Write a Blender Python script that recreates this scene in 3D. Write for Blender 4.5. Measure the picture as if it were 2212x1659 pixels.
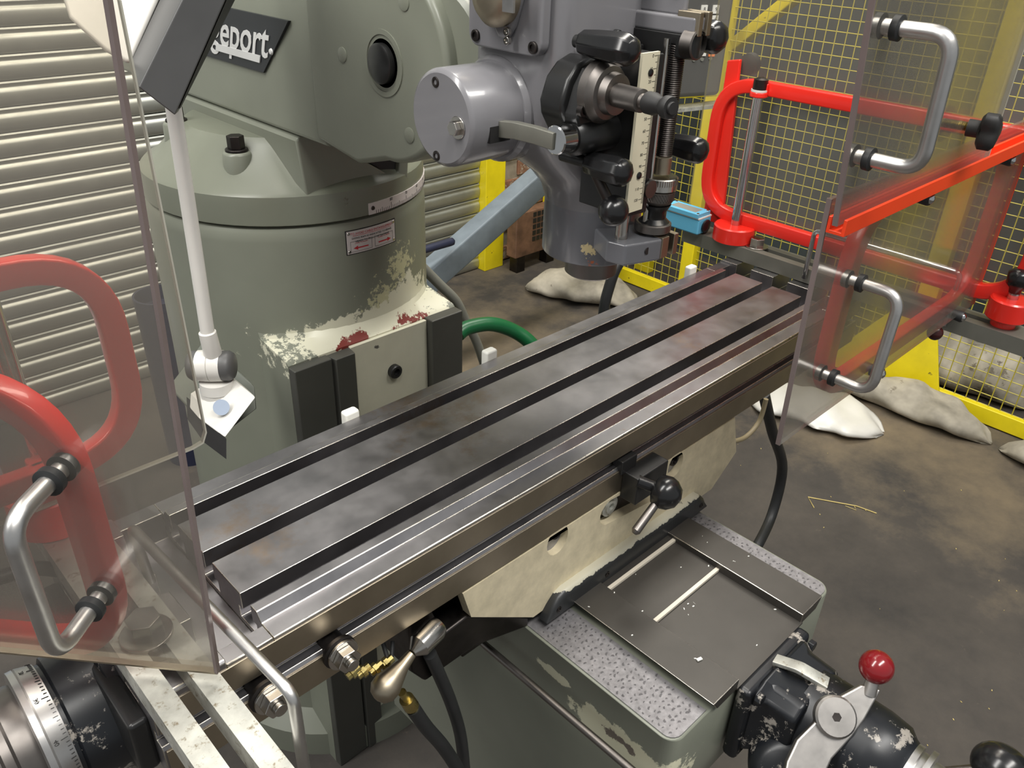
import bpy, bmesh, math, random
from mathutils import Vector, Matrix, geometry
random.seed(7)
for o in list(bpy.data.objects): bpy.data.objects.remove(o)
SC = bpy.context.scene
COL = SC.collection
FZ = 950.0            # worktable top stands 950 mm above the floor
# all building below is in millimetres, origin on the worktable top at its land end; floor is z = -950
def W(p): return Vector((p[0]*.001, p[1]*.001, (p[2]+FZ)*.001))

# ---------------------------------------------------------------- camera
CR = Vector((0.71959023, -0.69361386, 0.03301099))
CD = Vector((-0.33204858, -0.38545714, -0.86091029))
CF = Vector((0.60986363, 0.60854138, -0.50768469))
CC = Vector((-182.05, -530.48, 474.58))
FPX = 1761.26
cam = bpy.data.cameras.new('camera'); camo = bpy.data.objects.new('camera', cam); COL.objects.link(camo)
cam.sensor_width = 36; cam.lens = FPX/2212*36; cam.clip_start = .01; cam.clip_end = 60
M3 = Matrix((CR, -CD, -CF)).transposed()
camo.matrix_world = Matrix.Translation(W(CC)) @ M3.to_4x4()
SC.camera = camo
# ---------------------------------------------------------------- light
SC.view_settings.view_transform = 'Standard'; SC.view_settings.look = 'None'
SC.view_settings.exposure = 0.0; SC.view_settings.gamma = 1
wd = bpy.data.worlds.new('workshop_air'); SC.world = wd; wd.use_nodes = True
wd.node_tree.nodes['Background'].inputs[0].default_value = (.84, .87, .88, 1)
wd.node_tree.nodes['Background'].inputs[1].default_value = 0.43
def area(name, loc, target, sx, sy, power, color):
    l = bpy.data.lights.new(name, 'AREA'); l.shape = 'RECTANGLE'; l.size = sx; l.size_y = sy; l.energy = power; l.color = color
    o = bpy.data.objects.new(name, l); COL.objects.link(o); o.location = W(loc)
    d = W(target)-W(loc); o.rotation_euler = d.to_track_quat('-Z', 'Y').to_euler()
    return o
area('ceiling_light_row', (300, -1500, 2700), (500, 100, 0), 2.6, .5, 105, (1, .975, .93))
area('ceiling_light_row', (-1500, 500, 2600), (300, 300, 0), .5, 2.6, 92, (1, .98, .94))
area('ceiling_light_row', (1500, 700, 2700), (1500, 600, -900), 2.4, .5, 80, (1, .95, .86))

# ---------------------------------------------------------------- pixel helpers (photo frame 2212 x 1659)
def ray(u, v): return CR*((u-1106)/FPX)+CD*((v-829.5)/FPX)+CF
def ax(u, v, x): r = ray(u, v); return CC+r*((x-CC.x)/r.x)
def ay(u, v, y): r = ray(u, v); return CC+r*((y-CC.y)/r.y)
def az(u, v, z): r = ray(u, v); return CC+r*((z-CC.z)/r.z)
def apl(u, v, p0, n): r = ray(u, v); n = Vector(n); return CC+r*((Vector(p0)-CC).dot(n)/r.dot(n))

# ---------------------------------------------------------------- materials
def lin(c): return tuple((x/12.92 if x <= .04045 else ((x+.055)/1.055)**2.4) for x in c)
def rgb(r, g, b): return lin((r/255, g/255, b/255))+(1,)
class NT:
    def __init__(s, name):
        s.m = bpy.data.materials.new(name); s.m.use_nodes = True; s.t = s.m.node_tree
        s.b = s.t.nodes['Principled BSDF']; s.out = s.t.nodes['Material Output']; s.g = None
    def n(s, typ, **kw):
        n = s.t.nodes.new(typ)
        for k, v in kw.items(): setattr(n, k, v)
        return n
    def l(s, a, b): s.t.links.new(a, b)
    def pos(s):
        if s.g is None: s.g = s.n('ShaderNodeNewGeometry')
        return s.g.outputs['Position']
    def noise(s, scale, detail=4, rough=.6, stretch=None):
        n = s.n('ShaderNodeTexNoise'); n.inputs['Scale'].default_value = scale; n.inputs['Detail'].default_value = detail
        n.inputs['Roughness'].default_value = rough
        if stretch:
            mp = s.n('ShaderNodeMapping'); mp.inputs['Scale'].default_value = stretch; s.l(s.pos(), mp.inputs['Vector']); s.l(mp.outputs[0], n.inputs['Vector'])
        else: s.l(s.pos(), n.inputs['Vector'])
        return n.outputs['Fac']
    def math(s, op, a, b=None, c=None, clamp=False):
        n = s.n('ShaderNodeMath'); n.operation = op; n.use_clamp = clamp
        for i, x in enumerate((a, b, c)):
            if x is None: continue
            if isinstance(x, (int, float)): n.inputs[i].default_value = x
            else: s.l(x, n.inputs[i])
        return n.outputs[0]
    def ramp(s, f, lo, hi):
        n = s.n('ShaderNodeMapRange'); n.inputs[1].default_value = lo; n.inputs[2].default_value = hi; s.l(f, n.inputs[0]); return n.outputs[0]
    def mix(s, f, a, b):
        n = s.n('ShaderNodeMix', data_type='RGBA')
        if isinstance(f, (int, float)): n.inputs[0].default_value = f
        else: s.l(f, n.inputs[0])
        for i, x in ((6, a), (7, b)):
            if isinstance(x, tuple): n.inputs[i].default_value = x
            else: s.l(x, n.inputs[i])
        return n.outputs[2]
    def blob(s, c, r, squash=(1, 1, 1)):       # 1 at a place on the thing, 0 at distance r (mm)
        mp = s.n('ShaderNodeVectorMath', operation='SUBTRACT'); s.l(s.pos(), mp.inputs[0]); mp.inputs[1].default_value = W(c)
        m2 = s.n('ShaderNodeVectorMath', operation='MULTIPLY'); s.l(mp.outputs[0], m2.inputs[0]); m2.inputs[1].default_value = squash
        ln = s.n('ShaderNodeVectorMath', operation='LENGTH'); s.l(m2.outputs[0], ln.inputs[0])
        return s.ramp(ln.outputs[1], r*.001, 0.0)
    def set(s, **kw):
        for k, v in kw.items():
            i = s.b.inputs[k.replace('_', ' ')]
            if isinstance(v, (int, float, tuple)): i.default_value = v
            else: s.l(v, i)
        return s
    def bump(s, f, dist=.001, strength=.4):
        n = s.n('ShaderNodeBump'); n.inputs['Strength'].default_value = strength; n.inputs['Distance'].default_value = dist
        s.l(f, n.inputs['Height']); s.l(n.outputs[0], s.b.inputs['Normal']); return s
MAT = {}
def paint(name, c, rough=.4, var=.08, scale=9, metal=0., wear=(), spec=.5, bump=0., bscale=60, stretch=None, coat=0.):
    t = NT(name); base = rgb(*c); d = tuple(max(0, x*(1-var*2)) for x in base[:3])+(1,); u = tuple(min(1, x*(1+var*2)) for x in base[:3])+(1,)
    col = t.mix(t.ramp(t.noise(scale, stretch=stretch), .3, .7), d, u)
    rv = None
    for w in wear:                                # (colour, noise scale, threshold, [blobs])
        f = t.noise(w[1], 8, .72)
        if w[3]:
            m = None
            for b in w[3]:
                x = t.blob(*b); m = x if m is None else t.math('MAXIMUM', m, x)
            f = t.math('ADD', f, t.math('MULTIPLY', t.math('SUBTRACT', m, 1.0), .9))
        col = t.mix(t.ramp(f, w[2]-.015, w[2]+.015), col, rgb(*w[0]))
    t.set(Base_Color=col, Metallic=metal, Roughness=rough)
    t.b.inputs['Specular IOR Level'].default_value = spec
    if coat: t.b.inputs['Coat Weight'].default_value = coat
    if bump: t.bump(t.noise(bscale, 5), .002, bump)
    MAT[name] = t.m
    return t
def metal(name, c, rough=.3, var=.1, scale=12, rvar=.1, stretch=None, stain=None, met=1.0):
    t = NT(name); base = rgb(*c); d = tuple(x*(1-var*2) for x in base[:3])+(1,); u = tuple(min(1, x*(1+var*2)) for x in base[:3])+(1,)
    n = t.noise(scale, 6, .6, stretch); col = t.mix(t.ramp(n, .3, .7), d, u)
    if stain: col = t.mix(t.ramp(t.noise(stain[1], 6, .7), stain[2], stain[2]+.12), col, rgb(*stain[0]))
    r = t.math('MULTIPLY_ADD', t.ramp(t.noise(scale*3, 4), .3, .7), rvar*2, rough-rvar)
    t.set(Base_Color=col, Metallic=met, Roughness=r); MAT[name] = t.m
    return t
metal('table_steel', (154, 152, 154), .38, .14, 7, .07, stain=((146, 132, 120), 9, .60))
metal('worn_edge', (205, 200, 190), .3, .1, 30)
metal('ground_steel', (126, 121, 117), .42, .1, 14, .06)
metal('brown_steel', (168, 157, 138), .42, .08, 10, .05)
metal('bar_steel', (128, 127, 118), .5, .08, 12, .05, met=.6)
metal('galvanised', (196, 196, 188), .5, .12, 40, .08, met=.75, stain=((138, 126, 104), 150, .56))
metal('bright_steel', (190, 186, 180), .22, .08, 20, .05)
metal('chrome', (200, 200, 200), .14, .04, 20, .03)
metal('aluminium', (200, 198, 196), .36, .06, 14, .06)
metal('dark_steel', (72, 68, 66), .4, .15, 20, .08)
metal('brass', (176, 160, 104), .3, .1, 30)
metal('shutter_steel', (176, 178, 172), .44, .08, 5, .06, stretch=(.3, 1, 3), met=.85)
metal('cream_plate', (214, 202, 172), .5, .07, 60, .05, met=.2, stain=((168, 140, 100), 14, .68))
metal('cast_lever', (176, 172, 168), .42, .08, 18, .06)
metal('flaked', (128, 126, 128), .5, .12, 160, .05, met=.45)
paint('way_dark', (68, 65, 61), .45, .08, 10, metal=.35)
paint('step_edge', (206, 198, 182), .5, .05, 20)
paint('column_way', (78, 78, 73), .45, .06, 6, metal=.25)
metal('flake_mark', (88, 86, 88), .5, .1, 40, .05, met=.4)
GRN = (124, 127, 114)
paint('machine_green', GRN, .34, .05, 4)
CREAM = (206, 204, 178); RUST = (120, 48, 40)
paint('column_green', GRN, .36, .05, 4, wear=(
    ((190, 188, 152), 110, .37, [((500, 388, 5), 150, (1, .3, 1)), ((460, 388, -40), 160, (1, .3, 1.1))]),
    ((214, 212, 190), 34, .14, [((440, 395, -80), 240, (.62, .6, 3.0)), ((510, 390, -55), 150, (1, .7, 1.9))]),
    (RUST, 40, .39, [((400, 372, -84), 150, (.8, .3, 3.0)), ((500, 372, -80), 150, (.8, .3, 2.6))]),
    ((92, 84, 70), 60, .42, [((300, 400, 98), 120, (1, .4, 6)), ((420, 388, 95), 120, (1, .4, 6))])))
paint('turret_green', (120, 123, 109), .32, .05, 5, wear=(((196, 180, 140), 50, .53, [((400, 390, 118), 80, (1, .4, 1.4))]),
    ((96, 90, 74), 18, .50, [((420, 400, 120), 150, (1, .4, 1.6))])))
paint('knee_green', (120, 123, 111), .36, .05, 5, wear=(
    (CREAM, 14, .24, [((284, -235, -262), 150, (.5, .75, 1.9)), ((284, -150, -240), 60, (.5, .8, 2.5))]),
    ((104, 96, 88), 20, .36, [((284, -250, -258), 90, (.5, .8, 2.6))])))
paint('way_cream', (196, 194, 174), .5, .05, 10, wear=(((92, 90, 84), 18, .50, [((430, 372, -100), 100, (1, .3, 2.2))]), (RUST, 20, .74, [])))
paint('head_grey', (116, 115, 118), .26, .03, 4, coat=.25)
paint('head_lower', (104, 105, 110), .28, .03, 4, coat=.2, wear=(
    ((214, 196, 150), 90, .36, [((408, -42, 184), 34, (1, 1, .9)), ((440, -104, 198), 34, (1, 1, 1.6))]),
    ((178, 96, 60), 70, .27, [((410, -45, 169), 30, (.8, 1, 1.5)), ((442, -106, 184), 26, (1, 1, 2.4))])))
paint('black_gloss', (26, 26, 27), .22, .1, 20)
paint('black_paint', (30, 30, 30), .34, .1, 14)
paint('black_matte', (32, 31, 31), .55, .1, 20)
paint('rubber', (36, 37, 38), .48, .1, 20)
paint('worn_black', (24, 26, 30), .35, .1, 20, wear=(((150, 144, 136), 34, .585, []),))
paint('wiper', (40, 41, 42), .4, .1, 20, wear=(((186, 182, 164), 60, .27, [((440, -116, -168), 420, (.3, 6, 32))]),))
paint('guard_red', (222, 40, 28), .30, .05, 6, wear=(((70, 58, 44), 40, .72, []),), coat=.3)
paint('guard_orange_red', (226, 62, 26), .35, .04, 6)
paint('yellow', (226, 206, 26), .42, .05, 10, wear=(((120, 108, 40), 20, .68, []),))
paint('mesh_yellow', (176, 164, 60), .5, .1, 10)
paint('white_plastic', (214, 212, 206), .35, .03, 10)
paint('lamp_grey', (74, 74, 74), .32, .10, 6)
paint('grey_plastic', (84, 84, 84), .45, .05, 10)
paint('lamp_base', (96, 100, 92), .45, .05, 10)
paint('switch_blue', (92, 168, 200), .38, .04, 12)
paint('panel_grey', (84, 83, 80), .5, .05, 6)
paint('beam_blue', (116, 126, 134), .5, .08, 14)
paint('dark_red', (120, 20, 26), .2, .1, 12, coat=.4)
paint('maroon', (56, 16, 16), .25, .1, 12)
paint('green_hose', (18, 92, 52), .35, .06, 12)
paint('cable_grey', (120, 120, 112), .5, .06, 12)
paint('cable_beige', (150, 136, 108), .5, .06, 12)
paint('ruler_white', (222, 216, 190), .4, .03, 12)
paint('print_black', (24, 24, 24), .6, .02, 12)
paint('print_red', (190, 40, 52), .6, .02, 12)
paint('plate_white', (206, 198, 196), .42, .02, 12)
paint('plate_black', (38, 40, 44), .4, .06, 12)
paint('letter_silver', (206, 206, 204), .4, .03, 12)
paint('key_white', (216, 214, 206), .5, .02, 12)
paint('key_orange', (232, 130, 70), .5, .02, 12)
paint('straw', (206, 186, 120), .7, .08, 12)
paint('chip_white', (230, 230, 222), .5, .03, 12)
paint('sack', (168, 161, 146), .85, .24, 6, wear=(((116, 108, 94), 7, .62, []),), bump=.8, bscale=18)
paint('brick', (124, 88, 66), .85, .25, 9, wear=(((168, 156, 138), 14, .56, []),), bump=.4)
paint('mortar', (150, 140, 122), .9, .12, 20, bump=.3)
paint('dark_wall', (60, 67, 68), .8, .12, 2)
paint('pale_wall', (196, 194, 184), .7, .05, 2)
paint('rusty', (112, 82, 62), .7, .25, 12)
paint('navy', (36, 40, 62), .5, .1, 12)
paint('pale_blue', (164, 178, 198), .5, .05, 6)
# workshop floor
t = NT('floor_concrete'); n1 = t.noise(3.2, 8, .7); n2 = t.noise(22, 8, .75); n3 = t.noise(.8, 4, .6)
c = t.mix(t.ramp(n1, .32, .68), rgb(56, 53, 51), rgb(82, 76, 70))
dust = t.math('ADD', t.math('MULTIPLY', n1, .9), t.math('MULTIPLY', n3, .5))
m = t.math('MAXIMUM', t.blob((1500, 1500, -950), 1300), t.blob((2300, 300, -950), 800, (1.2, .5, 1)))
c = t.mix(t.ramp(t.math('ADD', dust, t.math('MULTIPLY', m, .5)), .88, 1.3), c, rgb(122, 108, 86))
c = t.mix(t.ramp(n2, .62, .80), c, rgb(104, 95, 84))
t.set(Base_Color=c, Roughness=.75).bump(n2, .003, .35); MAT['floor_concrete'] = t.m
# clear acrylic guard sheets: tinted, hazy, scratched
def acrylic(name, tint, haze, hz):
    t = NT(name); t.t.nodes.remove(t.b)
    tr = t.n('ShaderNodeBsdfTransparent'); tr.inputs[0].default_value = rgb(*tint)
    df = t.n('ShaderNodeBsdfDiffuse'); df.inputs[0].default_value = rgb(*hz)
    gl = t.n('ShaderNodeBsdfGlossy'); gl.inputs['Roughness'].default_value = .12
    fr = t.n('ShaderNodeFresnel'); fr.inputs[0].default_value = 1.35
    sc = t.ramp(t.noise(26, 8, .75), .66, .76)
    f = t.math('MULTIPLY_ADD', sc, .10, haze, clamp=True)
    m1 = t.n('ShaderNodeMixShader'); t.l(f, m1.inputs[0]); t.l(tr.outputs[0], m1.inputs[1]); t.l(df.outputs[0], m1.inputs[2])
    m2 = t.n('ShaderNodeMixShader'); t.l(t.math('MULTIPLY', fr.outputs[0], .7), m2.inputs[0]); t.l(m1.outputs[0], m2.inputs[1]); t.l(gl.outputs[0], m2.inputs[2])
    t.l(m2.outputs[0], t.out.inputs[0]); MAT[name] = t.m
acrylic('acrylic', (247, 245, 241), .065, (222, 216, 206))
paint('acrylic_edge', (112, 100, 98), .3, .1, 8)
paint('acrylic_edge_pale', (170, 168, 156), .3, .1, 8)

# ---------------------------------------------------------------- geometry
def basis(d):
    d = Vector(d).normalized(); a = Vector((0, 0, 1)) if abs(d.z) < .9 else Vector((1, 0, 0))
    u = a.cross(d).normalized(); return u, d.cross(u), d
def fillet(pts, R, n=6, closed=False):
    pts = [Vector(p) for p in pts]; out = []; N = len(pts)
    for i, p in enumerate(pts):
        if not closed and i in (0, N-1): out.append(p); continue
        a = pts[i-1]; b = pts[(i+1) % N]; r = R[i] if isinstance(R, (list, tuple)) else R
        u = (a-p); v = (b-p); lu, lv = u.length, v.length; u.normalize(); v.normalize()
        ang = u.angle(v); tl = min(r/max(math.tan(ang/2), 1e-4), lu*.49, lv*.49)
        p0 = p+u*tl; p1 = p+v*tl
        for k in range(n+1):
            s = k/n; out.append((p0*(1-s)+p*s)*(1-s)+(p*(1-s)+p1*s)*s)
    return out
class G:
    def __init__(s): s.v = []; s.f = []; s.fm = []; s.m = 0
    def add(s, vs, fs):
        k = len(s.v); s.v += [Vector(x) for x in vs]
        for f in fs: s.f.append([i+k for i in f]); s.fm.append(s.m)
        return s
    def box(s, x0, x1, y0, y1, z0, z1):
        v = [(x, y, z) for z in (z0, z1) for y in (y0, y1) for x in (x0, x1)]
        return s.add(v, [(0, 2, 3, 1), (4, 5, 7, 6), (0, 1, 5, 4), (2, 6, 7, 3), (0, 4, 6, 2), (1, 3, 7, 5)])
    def obox(s, c, u, v, w, su, sv, sw):
        c = Vector(c); u = Vector(u).normalized(); v = Vector(v).normalized(); w = Vector(w).normalized()
        P = [c+u*(a*su/2)+v*(b*sv/2)+w*(d*sw/2) for d in (-1, 1) for b in (-1, 1) for a in (-1, 1)]
        return s.add(P, [(0, 2, 3, 1), (4, 5, 7, 6), (0, 1, 5, 4), (2, 6, 7, 3), (0, 4, 6, 2), (1, 3, 7, 5)])
    def loft(s, loops, caps=True, closed=True):
        n = len(loops[0]); vs = [p for l in loops for p in l]; fs = []
        for i in range(len(loops)-1):
            for j in range(n if closed else n-1):
                a = i*n+j; b = i*n+(j+1) % n; fs.append((a, b, b+n, a+n))
        if caps: fs.append(list(range(n))[::-1]); fs.append([(len(loops)-1)*n+j for j in range(n)])
        return s.add(vs, fs)
    def prism(s, pts, axis, a0, a1, holes=()):
        def P(q, a):
            return {'x': (a, q[0], q[1]), 'y': (q[0], a, q[1]), 'z': (q[0], q[1], a)}[axis]
        if not holes: return s.loft([[P(q, a0) for q in pts], [P(q, a1) for q in pts]])
        polys = [[Vector((q[0], q[1], 0)) for q in pts]]+[[Vector((q[0], q[1], 0)) for q in h] for h in holes]
        tri = geometry.tessellate_polygon(polys); flat = [q for p in polys for q in p]
        for a in (a0, a1): s.add([P(q, a) for q in flat], tri)
        for p in polys: s.loft([[P(q, a0) for q in p], [P(q, a1) for q in p]], caps=False)
        return s
    def lathe(s, o, d, prof, seg=32, caps=True):
        u, v, w = basis(d); o = Vector(o)
        L = [[o+w*t+(u*math.cos(2*math.pi*k/seg)+v*math.sin(2*math.pi*k/seg))*max(r, .01) for k in range(seg)] for t, r in prof]
        return s.loft(L, caps)
    def cyl(s, p0, p1, r, r1=None, seg=24):
        p0 = Vector(p0); p1 = Vector(p1); return s.lathe(p0, p1-p0, [(0, r), ((p1-p0).length, r if r1 is None else r1)], seg)
    def hexa(s, p0, p1, r): return s.cyl(p0, p1, r, seg=6)
    def ball(s, c, r, sq=(1, 1, 1), seg=24):
        c = Vector(c); L = []
        n = seg//2
        for i in range(n+1):
            a = math.pi*i/n; L.append([c+Vector((math.cos(2*math.pi*k/seg)*math.sin(a)*r*sq[0], math.sin(2*math.pi*k/seg)*math.sin(a)*r*sq[1], -math.cos(a)*r*sq[2])) for k in range(seg)])
        return s.loft(L, False)
    def sweep(s, path, sec, closed=False, up=None):
        path = [Vector(p) for p in path]; N = len(path); T = []
        for i in range(N):
            a = path[i-1] if (i > 0 or closed) else path[i]; b = path[(i+1) % N] if (i < N-1 or closed) else path[i]
            T.append((b-a).normalized())
        if up is None: u = basis(T[0])[0]
        L = []
        for i in range(N):
            if up is not None: u = Vector(up)
            u = (u-T[i]*u.dot(T[i])).normalized(); w = T[i].cross(u)
            L.append([path[i]+u*a+w*b for a, b in sec])
        if closed: L.append(L[0]); return s.loft(L, False)
        return s.loft(L, True)
    def tube(s, path, r, seg=12, closed=False):
        return s.sweep(path, [(r*math.cos(2*math.pi*k/seg), r*math.sin(2*math.pi*k/seg)) for k in range(seg)], closed)
    def rbar(s, path, w, h, up, closed=False, e=.30):
        a, b = w/2, h/2; k = min(a, b)*e; sec = []
        for cx, cy, t0 in ((a-k, b-k, 0), (-a+k, b-k, 90), (-a+k, -b+k, 180), (a-k, -b+k, 270)):
            for j in range(4): t_ = math.radians(t0+30*j); sec.append((cx+k*math.cos(t_), cy+k*math.sin(t_)))
        return s.sweep(path, sec, closed, up)
    def text(s, txt, size, o, xd, yd, depth=.15, align='LEFT', shear=0., wgt=0., bold=0.):
        cu = bpy.data.curves.new('t', 'FONT'); cu.body = txt; cu.size = size; cu.extrude = depth; cu.align_x = align; cu.align_y = 'CENTER'; cu.shear = shear; cu.offset = bold
        cu.resolution_u = 3
        ob_ = bpy.data.objects.new('t', cu); me = bpy.data.meshes.new_from_object(ob_)
        xd = Vector(xd).normalized(); yd = Vector(yd).normalized(); zd = xd.cross(yd); o = Vector(o)
        s.add([o+xd*v.co.x+yd*v.co.y+zd*v.co.z for v in me.vertices], [list(p.vertices) for p in me.polygons])
        bpy.data.objects.remove(ob_); bpy.data.curves.remove(cu); bpy.data.meshes.remove(me); return s
WL = {}
def ob(name, g, mats, parent=None, bevel=0., seg=2, smooth=35, bm=None, label=None, cat=None, group=None, kind=None, recalc=True):
    if isinstance(mats, str): mats = [mats]
    vs = [W(p) for p in g.v]
    lo = Vector((min(v.x for v in vs), min(v.y for v in vs), min(v.z for v in vs))); hi = Vector((max(v.x for v in vs), max(v.y for v in vs), max(v.z for v in vs)))
    c = Vector(((lo.x+hi.x)/2, (lo.y+hi.y)/2, lo.z))
    me = bpy.data.meshes.new(name); me.from_pydata([v-c for v in vs], [], g.f)
    for p, m in zip(me.polygons, g.fm): p.material_index = m
    if recalc:
        b = bmesh.new(); b.from_mesh(me); bmesh.ops.recalc_face_normals(b, faces=b.faces); b.to_mesh(me); b.free()
    for m in mats: me.materials.append(MAT[m])
    for p in me.polygons: p.use_smooth = True
    me.set_sharp_from_angle(angle=math.radians(smooth))
    o = bpy.data.objects.new(name, me); COL.objects.link(o)
    WL[o] = c
    if parent is not None: o.parent = parent; o.location = c-WL[parent]
    else: o.location = c
    if bevel:
        md = o.modifiers.new('edge', 'BEVEL'); md.width = bevel*.001; md.segments = seg; md.limit_method = 'ANGLE'; md.angle_limit = math.radians(40)
        md.harden_normals = True
        if bm is not None: md.material = bm
    tag(o, label, cat, group, kind)
    return o
def tag(o, label=None, cat=None, group=None, kind=None):
    if label: o['label'] = label
    if cat: o['category'] = cat
    if group: o['group'] = group
    if kind: o['kind'] = kind
    return o
def thing(name, loc, label, cat, group=None):
    o = bpy.data.objects.new(name, None); COL.objects.link(o); o.empty_display_size = .05
    WL[o] = W(loc); o.location = W(loc); return tag(o, label, cat, group)
def dup(o, parent=None, delta=(0, 0, 0), **kw):
    c = o.copy(); COL.objects.link(c); d = Vector(delta)*.001; c.location = o.location+d; WL[c] = WL[o]+d
    if parent is not None: c.parent = parent; c.location = WL[c]-WL[parent]
    tag(c, **kw)
    return c
def circ(cx, cy, r, n=24, a0=0, a1=360, ry=None):
    ry = r if ry is None else ry; full = abs(a1-a0) >= 360
    return [(cx+r*math.cos(math.radians(a0+(a1-a0)*k/(n if full else n-1))), cy+ry*math.sin(math.radians(a0+(a1-a0)*k/(n if full else n-1)))) for k in range(n)]
def rrect(x0, x1, y0, y1, r, n=6):
    out = []
    for cx, cy, a in ((x1-r, y1-r, 0), (x0+r, y1-r, 90), (x0+r, y0+r, 180), (x1-r, y0+r, 270)):
        out += circ(cx, cy, r, n, a, a+90)
    return out
X_, Y_, Z_ = Vector((1, 0, 0)), Vector((0, 1, 0)), Vector((0, 0, 1))
def socket_screw(parent, c, d, r, h, mat='dark_steel', name='cap_screw'):
    c = Vector(c); d = Vector(d).normalized(); g = G()
    g.lathe(c, d, [(-1, r), (h*.85, r), (h, r*.88), (h, r*.55), (h*.4, r*.5)], 16)
    return ob(name, g, mat, parent)
def hex_bolt(parent, c, d, r, h, mat='bright_steel', name='hex_bolt', washer=True):
    c = Vector(c); d = Vector(d).normalized(); g = G()
    if washer: g.lathe(c, d, [(0, r*1.5), (h*.18, r*1.5)], 24)
    g.hexa(c+d*(h*.18), c+d*h, r)
    return ob(name, g, mat, parent, bevel=.6)
# ================================================================ the setting
g = G(); g.box(-3000, 5000, -3000, 2060, -1000, -950); floor = ob('floor', g, 'floor_concrete', kind='structure')
YB = 2010.0
# roller shutter
g = G(); g.box(-1500, 2124, YB+14, YB+30, -950, 1400); shut = ob('door_1', g, 'shutter_steel', kind='structure', label='closed galvanised roller shutter of ribbed horizontal slats behind the machine', )
prof = [(YB+14, 0), (YB+5, 1), (YB+2, 4), (YB-1.5, 14), (YB-3, 25), (YB-2.5, 36), (YB, 44), (YB+4, 46), (YB+5, 50), (YB+3, 55), (YB+1, 59), (YB+3, 63), (YB+14, 64)]
sl = None; z = -948.0
while z < 1330:
    if sl is None:
        g = G(); g.prism([(a, b+z) for a, b in prof], 'x', -1480, 2122); sl = ob('slat', g, 'shutter_steel', shut, smooth=50); z0 = z
    else: dup(sl, shut, (0, 0, z-z0))
    z += 65
g = G(); g.box(2124, 2236, YB-40, YB+10, -950, 1400); ob('trim_1', g, 'yellow', bevel=3, kind='structure', label='yellow painted steel guide post at the edge of the roller shutter')
# brick back wall beyond the shutter: mortar core and bricks laid in stretcher bond
g = G(); g.box(2236, 3500, YB+12, YB+60, -950, 1400); wb = ob('wall_back', g, 'mortar', kind='structure', label='rough old brick wall behind the mesh fence')
bk = None
for r in range(21):
    for cidx in range(6):
        x = 2240+cidx*226+(113 if r % 2 else 0); z = -945+r*76
        if x > 3480: continue
        if bk is None:
            g = G(); g.box(x, x+213, YB, YB+20, z, z+64); bk = ob('brick', g, 'brick', wb, bevel=4); b0 = (x, z)
        else: dup(bk, wb, (x-b0[0], random.uniform(-3, 3), z-b0[1]))
g = G(); g.box(3050, 3070, -3000, 2010, -950, 1600); ob('wall_right', g, 'dark_wall', kind='structure', label='dark grey wall beyond the mesh fence')

# ---- yellow mesh fence
FX = 2540.0
def post_y(u, v): return ax(u, v, FX).y
fence = thing('mesh_fence', (FX, 900, -950), 'yellow steel guard fence with square wire mesh between upright posts', 'fence')
pys = [post_y(1530, 300), post_y(2045, 520)]
for py, w in ((pys[0], 55), (pys[1], 62), (-900, 55), (1985, 45)):
    g = G(); g.box(FX-25, FX+25, py-w/2, py+w/2, -950, 1300); ob('post', g, 'yellow', fence, bevel=4)
for y0, y1 in ((-900, pys[1]), (pys[1], pys[0]), (pys[0], 1985)):
    g = G(); g.box(FX-20, FX+8, y0, y1, -946, -890); ob('bottom_rail', g, 'yellow', fence, bevel=3)
    g = G(); g.box(FX-20, FX+8, y0, y1, 1180, 1230); ob('top_rail', g, 'yellow', fence, bevel=3)
for py in (pys[1],):
    g = G(); g.loft([[(FX-x, py+290, -946), (FX-x, py-150, -946), (FX-x, py-40, -600), (FX-x, py+40, -600)] for x in (34, 26)]); ob('gusset_plate', g, 'yellow', fence, bevel=2)
    g = G(); g.box(FX-420, FX-26, py-45, py+45, -948, -938); ob('foot_plate', g, 'yellow', fence, bevel=2) if False else None
g = G(); y = -880.0
while y < 1980:
    g.sweep([(FX, y, -900), (FX, y, 1200)], [(1.7, 0), (0, 1.7), (-1.7, 0), (0, -1.7)]); y += 36
z = -890.0
while z < 1190:
    g.sweep([(FX+2, -890, z), (FX+2, 1980, z)], [(1.7, 0), (0, 1.7), (-1.7, 0), (0, -1.7)]); z += 36
ob('wire_mesh', g, 'mesh_yellow', fence, kind='stuff', recalc=False)
# yellow hoist arm beyond the fence
brace = thing('yellow_brace', (2850, 1000, -950), 'yellow diagonal steel brace standing behind the wire mesh', 'brace')
pb = [ax(1590, 95, 2700), ax(1745, -30, 2700)]
g = G(); g.rbar([pb[0]-(pb[1]-pb[0])*1.2, pb[1]+(pb[1]-pb[0])], 70, 40, X_); ob('diagonal', g, 'yellow', brace)
g = G(); q = pb[0]-(pb[1]-pb[0])*1.2; g.box(2680, 2720, q.y-40, q.y+40, -950, q.z+20); ob('upright', g, 'yellow', brace, bevel=3)

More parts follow.
